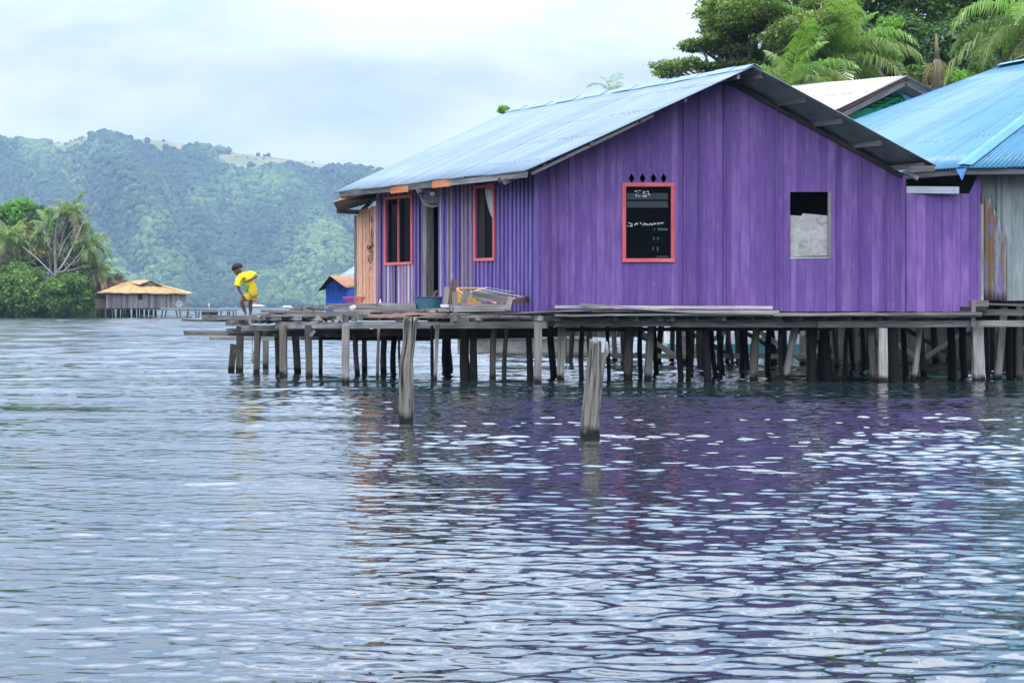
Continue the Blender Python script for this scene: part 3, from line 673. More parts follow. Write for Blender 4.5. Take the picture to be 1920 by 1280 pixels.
# windows
def frame(name, Pf, t0, t1, z0, z1, w_, outn, mat, parent, mull=None, thick=0.035):
    mb = MB(); n = outn
    def bar(ta, za, tb, zb, wa): mb.beam(Pf(ta, za), Pf(tb, zb), thick, wa, 0, up=(0, 0, 1)) if abs(zb-za) < abs(tb-ta) else mb.beam(Pf(ta, za), Pf(tb, zb), wa, thick, 0, up=n)
    bar(t0-w_, z0-w_/2, t1+w_, z0-w_/2, w_); bar(t0-w_, z1+w_/2, t1+w_, z1+w_/2, w_)
    bar(t0-w_/2, z0, t0-w_/2, z1, w_); bar(t1+w_/2, z0, t1+w_/2, z1, w_)
    if mull: bar(mull, z0, mull, z1, w_*0.55)
    return mb.build(name, mat, parent)
fo = Vector((0, -1, 0))
gp = lambda t, z: Vector((A.x+t, WY-0.030, z))
f1 = frame('window_frame', gp, *WINP, 0.062, fo, M['pink'], house)
mb = MB(); mb.prism([(A.x+WINP[0], WY+0.01, WINP[2]), (A.x+WINP[1], WY+0.01, WINP[2]), (A.x+WINP[1], WY+0.01, WINP[3]), (A.x+WINP[0], WY+0.01, WINP[3])], (0, 0.005, 0)); pane = mb.build('pane', M['glass'], f1)
# louvre boards on the dark pane; faint light among shelf things painted as grey patches
lv = plain('grey_louvre', (0.022, 0.030, 0.034), 0.5)
mb = MB()
for z in (3.10, 2.965): mb.prism([(A.x+WINP[0]+0.01, WY+0.006, z-0.055), (A.x+WINP[1]-0.04, WY+0.006, z-0.055), (A.x+WINP[1]-0.055, WY+0.006, z+0.05), (A.x+WINP[0]+0.01, WY+0.006, z+0.05)], (0, -0.004, 0))
mb.build('louvre', lv, f1)
mb = MB(); gl = plain('painted_faint_light_grey', (0.07, 0.09, 0.095), 0.4); x0 = A.x+WINP[0]; xs = (WINP[1]-WINP[0])/690; zt = WINP[3]; zs = (WINP[3]-WINP[2])/1085
def wq(x, y): return (x0+(x-130)*xs, WY+0.005, zt-(y-100)*zs)
for (a, b, c, d) in ((620, 728, 770, 762), (550, 860, 568, 905), (612, 860, 632, 905), (538, 1010, 556, 1060), (608, 1010, 630, 1075), (608, 1150, 780, 1162), (608, 1160, 620, 1195), (560, 730, 575, 760)):
    mb = MB(); mb.prism([wq(a, d), wq(c, d), wq(c, b), wq(a, b)], (0, -0.002, 0)); mb.build('painted_light_patch', gl, f1)
# chalk-white scrawl on the pane: the strokes as they stand
strokes = [[(150, 692), (165, 700)], [(165, 645), (205, 655), (235, 670), (200, 690), (185, 698), (235, 700)], [(262, 690), (290, 650), (318, 662), (300, 672), (265, 665)], [(348, 640), (372, 672)], [(395, 690), (412, 648), (432, 668), (410, 672)],
           [(452, 655), (440, 680), (470, 672)], [(482, 690), (500, 655), (516, 668)], [(532, 655), (522, 678), (545, 680)], [(560, 650), (552, 668), (575, 668), (580, 650), (590, 668)], [(612, 645), (625, 672), (645, 640)], [(655, 665), (680, 640), (690, 668)], [(700, 640), (712, 650)],
           [(262, 160), (285, 180), (310, 160)], [(330, 160), (360, 162)], [(322, 180), (322, 205)], [(395, 170), (400, 205), (412, 205)], [(420, 165), (425, 195)], [(450, 180), (470, 165), (480, 195)], [(280, 215), (300, 230), (280, 245), (295, 250)], [(318, 245), (355, 242)], [(385, 235), (400, 255), (425, 225), (450, 245), (430, 258), (405, 240)], [(465, 215), (490, 210), (492, 240)]]
mb = MB()
for s_ in strokes:
    for a, b in zip(s_[:-1], s_[1:]): mb.beam(wq(*a)[:1]+(WY+0.002,)+wq(*a)[2:], wq(*b)[:1]+(WY+0.002,)+wq(*b)[2:], 0.004, 0.0095, 0)
mb.build('writing', M['white'], pane)
sp_f = lambda t, z: sp(t, z, 0.045)
f2 = frame('window_frame', sp_f, *W1, 0.05, sn, M['pink'], house)
mb = MB(); mb.prism([sp(W1[0], W1[2], -.02), sp(W1[1], W1[2], -.02), sp(W1[1], W1[3], -.02), sp(W1[0], W1[3], -.02)], -sn*0.005); mb.build('pane', M['glass'], f2)
mb = MB(); vs = []; fs = []; k0 = 10
for i in range(k0+1):
    for j in range(2):
        f_ = i/k0; tt = W1[0]+0.02+(0.34*(1-f_**1.6))*j*1.0+0.0; z = W1[3]-f_*0.62
        vs.append(sp(tt, z-0.10*j*math.sin(f_*3)*0.5, -0.008+0.004*math.sin(i+j)))
fs = [(i*2, i*2+1, i*2+3, i*2+2) for i in range(k0)]; mb.add(vs, fs, smooth=True); cu = mb.build('curtain', M['cloth'], f2); s_m = cu.modifiers.new('s', 'SOLIDIFY'); s_m.thickness = 0.004
mb = MB(); tt = W1[1]-0.02; mb.beam(sp(tt-0.10, W1[2]+.01, -.012), sp(tt-0.10, W1[3]-.01, -.012), 0.2, 0.006, 0, up=sn); mb.build('inner_board', M['dark'], f2)
f3 = frame('window_frame', sp_f, *W2, 0.05, sn, M['pink'], house, mull=(W2[0]+W2[1])/2)
for a, b in ((W2[0], (W2[0]+W2[1])/2-.02), ((W2[0]+W2[1])/2+.02, W2[1])):
    mb = MB(); mb.prism([sp(a, W2[2], -.005), sp(b, W2[2], -.005), sp(b, W2[3], -.005), sp(a, W2[3], -.005)], -sn*0.005); mb.build('pane', M['glass'], f3)
# unglazed opening half closed with plywood
mb = MB(); o = OPN; x0 = A.x
mb.beam((x0+o[1]-0.02, WY+0.02, o[2]), (x0+o[1]-0.02, WY+0.02, o[3]), 0.04, 0.10, 0, up=(0, 1, 0)); mb.beam((x0+o[0], WY+0.02, o[2]+0.012), (x0+o[1], WY+0.02, o[2]+0.02), 0.08, 0.03, 0)
fr = mb.build('opening_frame', M['pale'], house)
mb = MB(); z0 = o[2]+0.03; ply = [(x0+o[0]+.004, z0), (x0+o[0]+.28, z0+.015), (x0+o[1]-.045, z0+.02), (x0+o[1]-.045, 2.775), (x0+o[0]+.22, 2.815), (x0+o[0]+.19, 2.77), (x0+o[0]+.004, 2.785)]
mb.prism([(a, WY+0.015, b) for a, b in ply], (0, 0.012, 0)); mb.build('plywood_panel', M['ply'], fr)
# door opening
mb = MB(); mb.beam(sp(DR[1]-0.05, DK, -0.04), sp(DR[1]-0.05, DR[3], -0.04), 0.13, 0.16, 0, up=sn); mb.beam(sp(DR[0], DR[3]-0.03, -0.03), sp(DR[1], DR[3]-0.03, -0.03), 0.10, 0.06, 0)
mb.build('door_frame', M['grey'], house)
# orange lean-to at the far corner
Lo = W(671, 480, 38.3); Lo.z = 0
mb = MB(); od = Lo-C; on = Vector((od.y, -od.x, 0)).normalized(); on = -on if on.x > 0 else on
n_ = 9
for i in range(n_):
    a = i/n_; b = (i+0.80)/n_; p, q = C.lerp(Lo, a), C.lerp(Lo, b); jj = on*random.uniform(0.005, 0.03)
    zt = 3.20+random.uniform(-0.03, 0.05)-0.05*a
    mb.prism([(p.x+jj.x, p.y+jj.y, DK-0.05), (q.x+jj.x, q.y+jj.y, DK-0.05), (q.x+jj.x, q.y+jj.y, zt), (p.x+jj.x, p.y+jj.y, zt)], on*0.022, 0, None)
    mb.prism([(q.x, q.y, DK-0.05), (C.lerp(Lo, (i+1)/n_).x, C.lerp(Lo, (i+1)/n_).y, DK-0.05), (C.lerp(Lo, (i+1)/n_).x, C.lerp(Lo, (i+1)/n_).y, zt-0.03), (q.x, q.y, zt-0.03)], on*0.006, 0, None)
lean = mb.build('lean_to_wall', M['orange'], house)
mb = MB(); mb.beam((Lo.x-.02, Lo.y, DK-0.1), (Lo.x-.02, Lo.y, 3.12), 0.10, 0.10, 0); mb.build('corner_post', M['pale'], lean)
bl = plain('black_paint', (0.03, 0.028, 0.03), 0.7); mb = MB()
scr = [[(300, 430), (310, 460), (298, 470)], [(310, 520), (300, 600), (312, 560), (296, 640), (310, 690), (280, 700), (300, 720)], [(262, 690), (270, 725), (300, 700)], [(318, 600), (312, 660), (322, 700)], [(285, 730), (300, 760), (318, 740)], [(282, 780), (290, 830), (300, 860)], [(296, 775), (306, 830)], [(306, 770), (318, 830)], [(270, 800), (280, 840)], [(300, 880), (296, 920)]]
for s_ in scr:
    for a, b in zip(s_[:-1], s_[1:]):
        pa, pb = [], []
        P_ = []
        for (u, v_) in (a, b):
            px, py = 640+u/4.923, 320+v_/4.923; q = px-960; tt = (q*C.y-F*C.x)/(F*od.x-q*od.y); base = C+od*tt+on*0.056
            P_.append(Vector((base.x, base.y, EYE+(HZ-py)/F*base.y)))
        mb.beam(P_[0], P_[1], 0.008, 0.028, 0)
mb.build('graffiti', bl, lean)
la = W(623, 379, 35.9); lb = W(714, 351, 35.9); ld_ = Vector((-.15, 3.2, 0.0))
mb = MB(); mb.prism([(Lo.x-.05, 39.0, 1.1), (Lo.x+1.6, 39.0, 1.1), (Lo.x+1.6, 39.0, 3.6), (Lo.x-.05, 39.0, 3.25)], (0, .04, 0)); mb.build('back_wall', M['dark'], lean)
lr = corr('lean_to_roof', la, la+ld_, lb+ld_, lb, (M['rust'], M['under']), house, pitch=0.11, amp=0.018, seed=9)
mb = MB(); mb.beam(W(631, 396, 37.8), W(676, 398, 38.1), 0.05, 0.09, 0); mb.build('beam', M['grey'], lr)
mb = MB(); mb.beam(W(676, 398, 38.2), W(711, 362, 36.6), 0.05, 0.07, 0); mb.build('beam', M['grey'], lr)
mb = MB(); mb.beam(W(641, 371, 36.4), W(711, 366, 36.3), 0.05, 0.10, 0); mb.build('beam', M['dark'], lr)
# purple annex on the right
P3 = Vector((6.60, WY+0.03, 0)); P4 = W(1838, 0, WY+0.03); P4.z = 0
mb = MB(); ax0 = 6.60
def at_(t):
    px = 960+(ax0+t)*F/(WY+.03)
    return EYE+(HZ-(363 if px < 1822 else (352 if px < 1829 else 330)))/F*WY
board_wall(mb, P3, P4, DK+0.015, at_, (0, -1, 0), (0.14, 0.15, 0.16), [], 0, 0.02, 0.006)
anx = mb.build('annex_wall', M['purple'], house)
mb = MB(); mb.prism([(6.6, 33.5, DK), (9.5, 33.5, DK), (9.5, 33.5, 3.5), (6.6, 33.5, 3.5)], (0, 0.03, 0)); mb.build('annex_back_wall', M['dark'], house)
mb = MB(); mb.prism([(6.6, 31.4, DK-.02), (8.2, 31.4, DK-.02), (8.2, 37.5, DK-.02), (3.6, 37.5, DK-.06)], (0, 0, .02)); mb.build('annex_floor', M['dark'], house)
mb = MB(); mb.beam(W(1697, 322, 30.9), W(1720, 335, 31.0), 0.05, 0.07, 0); mb.beam(W(1704, 318, 30.6), W(1752, 316, 30.55), 0.10, 0.10, 0); mb.build('eave_block', M['grey'], roof)
# stilts and floor beams beneath the house
def post(px, py, pxt, wpx, kind, parent, top=None, square=None, rag=0.3):
    Yp = F*EYE/(py-HZ); s_ = Yp/F; b = W(px, py, Yp); b.z = 0; tx = W(pxt, py, Yp).x; zt = top if top else 0.93
    sl = (tx-b.x)/zt; r_ = wpx*s_/2; mb = MB()
    if square is None: square = kind == 'l'
    mt = {'l': 'postl', 'g': 'postg', 'd': 'postd'}[kind]; dy = random.uniform(-0.05, 0.05)
    if square: mb.beam((b.x-sl*0.5, b.y, -0.5), (tx, b.y+dy, zt), r_*2, r_*1.9, 0, up=(0, 1, 0), twist=0.1, seg=5, rag=0.004)
    else:
        n = 9; pts = []; rs = []; wob = random.uniform(-1, 1)
        for i in range(n):
            k = i/(n-1); z = -0.5+(zt+0.5)*k; x = b.x+sl*z+wob*0.035*math.sin(k*4.5+wob*3)*(0.4 if kind == 'l' else 1); pts.append((x, b.y+dy*k, z)); rs.append(r_*(1.1-0.12*k)*random.uniform(0.93, 1.07))
        mb.tube(pts, rs, 9, 0, rag=rag)
    return mb.build('stilt', M[mt], parent)
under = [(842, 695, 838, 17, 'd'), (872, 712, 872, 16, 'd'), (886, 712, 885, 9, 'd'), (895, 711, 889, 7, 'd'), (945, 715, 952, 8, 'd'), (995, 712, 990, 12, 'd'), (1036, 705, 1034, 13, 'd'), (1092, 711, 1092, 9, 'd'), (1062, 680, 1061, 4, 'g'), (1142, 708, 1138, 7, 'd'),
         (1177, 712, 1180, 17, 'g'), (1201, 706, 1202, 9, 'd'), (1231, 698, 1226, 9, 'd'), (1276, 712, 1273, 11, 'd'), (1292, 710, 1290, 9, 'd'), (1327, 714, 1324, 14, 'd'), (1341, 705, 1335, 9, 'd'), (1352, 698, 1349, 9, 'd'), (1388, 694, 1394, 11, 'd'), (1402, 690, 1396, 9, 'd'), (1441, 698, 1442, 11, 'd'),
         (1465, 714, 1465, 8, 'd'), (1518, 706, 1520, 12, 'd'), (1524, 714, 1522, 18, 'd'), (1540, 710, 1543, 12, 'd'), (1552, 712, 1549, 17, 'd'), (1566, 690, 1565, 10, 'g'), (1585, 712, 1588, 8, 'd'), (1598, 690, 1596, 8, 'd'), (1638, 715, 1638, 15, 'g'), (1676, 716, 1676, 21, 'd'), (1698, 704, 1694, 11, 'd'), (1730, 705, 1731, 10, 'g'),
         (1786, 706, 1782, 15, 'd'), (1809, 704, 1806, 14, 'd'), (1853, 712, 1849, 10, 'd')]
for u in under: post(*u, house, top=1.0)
rr = random.Random(5)
for i in range(26):
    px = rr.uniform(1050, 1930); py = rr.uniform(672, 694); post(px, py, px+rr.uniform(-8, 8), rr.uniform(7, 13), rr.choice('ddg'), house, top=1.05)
for (x0, x1, Y, z) in ((0.0, 9.6, 32.4, 1.03), (-0.8, 9.3, 33.9, 1.02), (-1.6, 8.5, 35.4, 1.03), (0.5, 7.5, 37, 1.02)):
    mb = MB(); mb.beam((x0, Y, z), (x1, Y, z), 0.10, 0.14, 0); mb.build('floor_beam', M['dark'], house)

# ================================================================ GREY HOUSE WITH BLUE HIP ROOF (right)
FH = W(1805, 314, 31.0); gh = thing('grey_house', (9.6, 31.5, 1.3), 'pale grey board house with bright blue hipped corrugated roof at the right edge', 'house')
dirr = Vector((-0.535, 0.845, 0)); GB = FH+dirr*8.6; K = W(1878, 124, 37.0); Lh = W(2105, 84, 34.45); FR = W(2420, 316, 30.6); FR.z = FH.z
r2 = corr('roof', FH, GB, K, Lh, (M['roof2'], M['under']), gh, seed=4, pitch=0.08, amp=0.012)
# triangular-ish front face between the hip and the right
Lr = Vector((Lh.x+0.3, Lh.y, Lh.z)); r3 = corr('roof_slope', FH, FR, Lr, Lh, (M['roof2'], M['under']), r2, seed=5, pitch=0.08, amp=0.012)
def capline(p, q, wl, up, parent, mat, n=8, name='ridge_cap'):
    mb = MB(); d = (q-p).normalized()
    for k in range(n):
        a, b = p.lerp(q, k/n), p.lerp(q, (k+1)/n+0.01)
        for s_ in wl:
            s2 = Vector(s_); z = Vector((0, 0, up+0.004*(k % 2)))
            mb.prism([a+z, b+z, b+s2+z*0.75, a+s2+z*0.75], (0, 0, 0.004))
    return mb.build(name, mat, parent)
ul = (GB-FH).normalized()*0.13+Vector((0, 0, 0.02)); uf = (FR-FH).normalized()*0.15
capline(FH, Lh, (ul, uf), 0.055, r2, M['roofcap2']); 
capline(GB, K-Vector((0, 0, .06)), (Vector((0.10, -0.12, 0.03)), Vector((-0.08, 0.10, -0.03))), 0.02, r2, M['roofcap2'])
capline(K, Lh, (Vector((-0.12, -0.08, -0.04)), Vector((0.12, 0.08, -0.05))), 0.055, r2, M['roofcap2'])
mb = MB(); bk = K+Vector((1.6, .9, -1.2)); mb.prism([GB, K, bk+Vector((3, 3, -1.2)), GB+Vector((5, 1.5, 0))], (0, 0, 0.01)); mb.prism([K, Lr, Lr+Vector((4, 3, -2.2)), K+Vector((4, 3, -2.2))], (0, 0, 0.01)); mb.build('rear_roof', M['roofcap2'], r2)
mb = MB(); mb.beam(FH+Vector((0.05, 0.09, -0.07)), FR+Vector((0, 0.09, -0.07)), 0.03, 0.085, 0); mb.beam(FH+Vector((0.03, 0.1, -0.07)), GB+Vector((0, 0, -0.07)), 0.03, 0.085, 0); mb.build('fascia_board', M['grey'], r2)
mb = MB(); mb.prism([FH+Vector((-0.12, -0.02, -0.03)), FH+Vector((0.06, -0.02, -0.02)), FH+Vector((-0.02, -0.04, -0.22)), FH+Vector((-.06, -0.04, -0.14))], (0, 0.02, 0)); mb.build('bent_flashing', M['roofcap2'], r2)
mb = MB(); gy = 31.55; ga = W(1838, 0, gy); ga.z = 0; gb = Vector((ga.x+4.4, gy, 0))
board_wall(mb, ga, gb, 1.36, lambda t: 3.50, (0, -1, 0), (0.17, 0.19), [], 0, 0.02, 0.005)
mb.build('board_wall', M['greyp'], gh)
mb = MB(); mb.beam(W(1872, 563, 31.50)+Vector((0, 0, .0)), W(1872, 326, 31.50), 0.05, 0.035, 0, up=(0, 1, 0)); mb.build('cover_strip', M['greyp'], gh)
mb = MB(); mb.prism([(ga.x-0.03, gy, 1.3), (ga.x+.01, gy, 1.3), (ga.x-2.6, gy+4.2, 1.3), (ga.x-2.65, gy+4.2, 1.3)], (0, 0, 2.25)); mb.build('side_wall', M['dark'], gh)
mb = MB(); mb.prism([(ga.x, gy, 1.27), (gb.x, gy, 1.27), (gb.x, gy+5, 1.27), (ga.x-2.6, gy+5, 1.27)], (0, 0, .05)); mb.build('floor', M['dark'], gh)
# ragged strip of rusted sheet nailed at the corner
m, t, p, o = newmat('rusted_corner_sheet'); g = attr(t, 'g'); sp3 = nn(t, 'ShaderNodeSeparateXYZ'); t.links.new(g, sp3.inputs[0])
c = mixc(t, ramp(t, noise(t, g, 1.0, 5, 0.6, (7, 1, 1.2)), [(0.44, (0, 0, 0)), (0.56, (1, 1, 1))]), (0.26, 0.31, 0.36), (0.22, 0.13, 0.07))
c = mixc(t, ramp(t, noise(t, g, 1.0, 4, 0.6, (12, 1, 2.2)), [(0.56, (0, 0, 0)), (0.64, (1, 1, 1))]), c, (0.22, 0.15, 0.36))
t.links.new(c, p.inputs['Base Color']); p.inputs['Roughness'].default_value = 0.5; p.inputs['Metallic'].default_value = 0.25; bump(t, p, noise(t, g, 1, 3, .5, (40, 1, 1)), 0.4, 0.01); M['rsheet'] = m
out_ = [(1842, 562), (1884, 563), (1886, 500), (1889, 450), (1880, 425), (1868, 400), (1858, 375), (1848, 350), (1841, 340)]
mb = MB(); n_ = 26; tp = [(1842, 340), (1858, 375), (1868, 400), (1880, 425), (1889, 452)]
vs = []; fs = []
for i in range(n_+1):
    px = 1842+46*i/n_; top = np.interp(px, [a for a, b in tp], [b for a, b in tp]); 
    for j in range(9):
        py = 563+(top-563)*j/8; q = W(px, py, 31.44+0.014*math.sin(i*1.25)+(0.05*(i/n_)**2)*(j/8)); vs.append(q)
fs = [(i*9+j, (i+1)*9+j, (i+1)*9+j+1, i*9+j+1) for i in range(n_) for j in range(8)]
mb.add(vs, fs, smooth=True, tone=.5); sh = mb.build('rusted_sheet', M['rsheet'], gh); sh.modifiers.new('s', 'SOLIDIFY').thickness = 0.004
mb = MB(); mb.beam(W(1841, 563, 31.40), W(1841, 382, 31.40), 0.05, 0.03, 0, up=(0, 1, 0)); mb.build('corner_batten', M['pale'], gh)
for u in ((1835, 715, 1832, 20, 'l'), (1870, 713, 1882, 13, 'l'), (1893, 708, 1890, 12, 'd'), (1912, 714, 1911, 12, 'g'), (1862, 690, 1860, 12, 'd'), (1935, 712, 1930, 16, 'l'), (1905, 695, 1906, 10, 'd')):
    post(*u, gh, top=1.25 if u[2] != 1832 else 0.95)
mb = MB(); mb.beam(W(1835, 569, 31.2), W(1990, 573, 31.2), 0.3, 0.03, 0, sag=0.01); mb.beam(W(1838, 585, 31.1), W(1990, 587, 31.1), 0.05, 0.10, 0); mb.build('ledge', M['grey'], gh)

# aluminium tube in the gap under the eave
mb = MB(); a, b = W(1698, 356, 31.35), W(1797, 357, 31.15); s_ = 0.055
for (y0, z0, y1, z1) in ((-s_, -s_, -s_, s_), (s_, -s_, s_, s_), (-s_, s_, s_, s_), (-s_, -s_, s_, -s_)):
    p0 = a+Vector((0, (y0+y1)/2, (z0+z1)/2)); p1 = b+Vector((0, (y0+y1)/2, (z0+z1)/2))
    mb.beam(p0, p1, 0.006 if y0 == y1 else 2*s_+.004, 2*s_ if y0 == y1 else 0.006, 0)
o = mb.build('metal_channel', M['alu']); setp(o, 'silver aluminium channel lying in the dark gap above the low purple wall', 'metal channel')

# ================================================================ GREEN GABLE HOUSE behind
g2 = thing('green_house', (14, 46, 0.5), 'green house with whitish gable roof rising behind the purple house', 'house')
Yg = 45.0
ra = W(1700, 142, Yg); le = W(1535, 222, Yg); re_ = W(1860, 222, Yg); bkd = Vector((-5.0, 4.2, 0))
corr('roof', le, le+bkd, ra+bkd, ra, (M['roofw'], M['under']), g2, seed=7, pitch=0.09)
corr('roof_slope', re_, re_+bkd, ra+bkd, ra, (M['roofw'], M['under']), g2, seed=8, pitch=0.09)
mb = MB(); mb.beam(le+Vector((.05, .06, -.03)), ra+Vector((0, .06, -.03)), 0.04, 0.11, 0); mb.build('barge_board', M['brown'], g2)
mb = MB(); mb.beam(le+Vector((.15, .1, -.14)), ra+Vector((0, .1, -.16)), 0.04, 0.13, 0); mb.beam(re_+Vector((-.1, .1, -.14)), ra+Vector((0, .1, -.16)), 0.04, 0.13, 0); mb.build('barge_board', M['grey'], g2)
mb = MB(); zb_ = 3.4
gk = (ra.z-le.z)/(ra.x-le.x); zt1 = le.z+gk*1.15; mb.prism([(le.x+.3, Yg+.6, zb_), (re_.x-.3, Yg+.6, zb_), (re_.x-.3, Yg+.6, le.z-.1), (ra.x+.85, Yg+.6, ra.z-.30-.85*gk), (ra.x-.85, Yg+.6, ra.z-.30-.85*gk), (le.x+.3, Yg+.6, le.z-.1)], (0, .05, 0)); gw = mb.build('gable_wall', M['green'], g2)
for k in range(5):
    mb = MB(); z = ra.z-.66+0.085*k; hw = (ra.z-.3-z)/gk; mb.beam((ra.x-hw, Yg+.65, z), (ra.x+hw, Yg+.65, z), 0.05, 0.055, 0, up=(0, 0.6, 1)); mb.build('slat', M['green'], gw)
mb = MB(); mb.beam((ra.x, Yg+.6, zt1-.3), (ra.x, Yg+.6, ra.z-.3), 0.06, 0.05, 0); mb.beam((ra.x-.7, Yg+.6, zt1-.3), (ra.x, Yg+.6, ra.z-.45), 0.05, 0.05, 0); mb.beam((ra.x+.7, Yg+.6, zt1-.3), (ra.x, Yg+.6, ra.z-.45), 0.05, 0.05, 0); mb.build('truss', M['green'], gw)
mb = MB(); mb.prism([(ra.x-.05, Yg+.5, ra.z-.35), (ra.x+.75, Yg+.5, ra.z-.35-.75*gk), (ra.x+.2, Yg+.5, ra.z-.35-.75*gk)], (0, .02, 0)); mb.build('turquoise_panel', M['turq'], gw)
mb = MB(); mb.prism([(le.x+.3, Yg+.9, 1.6), (re_.x-.3, Yg+.9, 1.6), (re_.x-.3, Yg+.9, le.z-.15), (ra.x, Yg+.9, ra.z-.3), (le.x+.3, Yg+.9, le.z-.15)], (0, .05, 0)); mb.build('dark_shade_backing', M['dark'], g2)  # dark sheet added behind the slats, standing in for gable shade
# braced stilts of the stilt house seen beneath the purple house
ws = thing('braced_walkway', (5, 41, 0.9), 'cross braced timber landing standing in the water behind the purple house', 'walkway')
mb = MB(); mb.prism([(2.2, 40, 1.02), (12.5, 40, 1.02), (12.5, 43.5, 1.02), (2.2, 43.5, 1.02)], (0, 0, .05)); mb.build('platform', M['grey'], ws)
x = 2.4; pk = 0
while x < 12.4:
    for Y in (40.1, 43.2):
        mb = MB(); mb.beam((x, Y, -0.5), (x+random.uniform(-.08, .08), Y, 1.0), 0.11, 0.11, 0, up=(0, 1, 0)); mb.build('post', M['postl' if pk % 2 else 'postg'], ws)
    if pk % 1 == 0:
        mb = MB(); mb.beam((x, 40.02, 0.12), (x+1.25, 40.02, 0.95), 0.03, 0.10, 0) if pk % 2 else mb.beam((x, 40.02, 0.95), (x+1.25, 40.02, 0.10), 0.03, 0.10, 0); mb.build('brace', M['pale'], ws)
        mb = MB(); mb.beam((x, 43.1, 0.9), (x+1.3, 43.1, 0.15), 0.03, 0.10, 0); mb.build('brace', M['grey'], ws)
    x += 1.28; pk += 1
mb = MB(); mb.beam((2.2, 39.98, 0.20), (7.0, 39.98, 0.18), 0.05, 0.10, 0); mb.beam((2.2, 39.95, 0.93), (12.4, 39.95, 0.93), 0.05, 0.12, 0); mb.build('rail', M['grey'], ws)
# white and turquoise boat hull moored beyond
def boat(x0, x1, Y, zt, label, top, bot):
    o = thing('moored_boat', ((x0+x1)/2, Y, 0), label, 'boat'); mb = MB(); n = 14; vs = []; fs = []
    for i in range(n+1):
        k = i/n; bw = 0.7*math.sin(min(1, k*1.15+0.12)*math.pi*0.85+0.1)**0.5; x = x0+(x1-x0)*k; sh_ = 0.14*(2*k-1)**4
        for (yy, zz) in ((-bw, zt+sh_), (-bw*0.93, zt*0.5), (-bw*0.6, -0.2), (bw*0.6, -0.2), (bw*0.93, zt*.5), (bw, zt+sh_)): vs.append((x, Y+yy, zz))
    for i in range(n):
        for j in range(5): a = i*6+j; fs.append((a, a+1, a+7, a+6))
    mb.add(vs, fs); mb.f += []; mb.m = [0 if (k % 5) in (0, 4) else 1 for k in range(len(fs))]
    h = mb.build('hull', [top, bot], o); h.modifiers.new('s', 'SOLIDIFY').thickness = 0.03
    mb = MB()
    for k in (0.3, 0.5, 0.7): x = x0+(x1-x0)*k; mb.beam((x, Y-.6, zt*0.8), (x, Y+.6, zt*0.8), 0.2, 0.03, 0)
    mb.build('thwart', M['pale'], o)
    mb = MB(); mb.beam((x0+1.4, Y-.3, zt+.0), (x1-2, Y-.3, zt), 0.5, 0.55, 0); mb.build('cabin', top, o)
boat(3.9, 7.4, 47.5, 0.62, 'white and turquoise boat moored behind the stilts under the purple house', M['white'], M['turq'])
mb = MB(); a = W(858, 0, 51); b = W(1105, 0, 51); mb.prism([(a.x, 51, -.6), (b.x, 51, -.6), (b.x, 51, 0.36), (a.x, 51, 0.36)], (0, .4, 0)); mb.prism([(a.x-.1, 50.95, 0.36), (b.x, 50.95, 0.36), (b.x, 50.95, 0.43), (a.x-.1, 50.95, 0.43)], (0, .5, 0))
for k in range(7): x = a.x+(b.x-a.x)*(k+.5)/7; mb.prism([(x, 50.985, -.3), (x+.03, 50.985, -.3), (x+.03, 50.985, .34), (x, 50.985, .34)], (0, .014, 0), 0)
o = mb.build('concrete_wall', M['concrete'], None); setp(o, 'low grey concrete block wall at the waterline behind the stilts', 'wall')
kh = thing('dark_shed', (W(1100, 0, 53).x, 53, 0.43), 'dark grey shed wall standing on the concrete block wall under the deck line', 'shed')
mb = MB(); board_wall(mb, (a.x+.9, 52, 0), (b.x+1.5, 52, 0), 0.40, lambda t: 1.9, (0, -1, 0), (0.2, 0.25), [], 0); mb.build('board_wall', M['dark'], kh)
mb = MB(); mb.prism([(a.x+.7, 51.7, 1.9), (b.x+1.6, 51.7, 1.9), (b.x+1.6, 54, 2.2), (a.x+.7, 54, 2.2)], (0, 0, .04)); mb.build('roof', M['under'], kh)

mb = MB(); mb.prism([(le.x+.3, Yg+.65, 1.0), (re_.x-.3, Yg+.65, 1.0), (re_.x-.3, Yg+.65, 3.4), (le.x+.3, Yg+.65, 3.4)], (0, .05, 0)); mb.build('lower_wall', M['dark'], g2)
ks = thing('added_dark_screen', (11.5, 44.6, 0.0), 'added dark board screen behind the stilts at the right, darkening the water there', 'shed')  # added board screen, set here to darken the water and background
mb = MB(); board_wall(mb, Vector((7.0, 44.6, 0)), Vector((19, 44.6, 0)), -0.3, lambda t: 1.5, (0, -1, 0), (0.2, 0.25), [], 0); mb.build('board_wall', M['dark'], ks)
mb = MB(); mb.prism([(6.9, 44.4, 1.5), (19.2, 44.4, 1.5), (19.2, 45.4, 1.55), (6.9, 45.4, 1.55)], (0, 0, .04)); mb.build('roof', M['under'], ks)

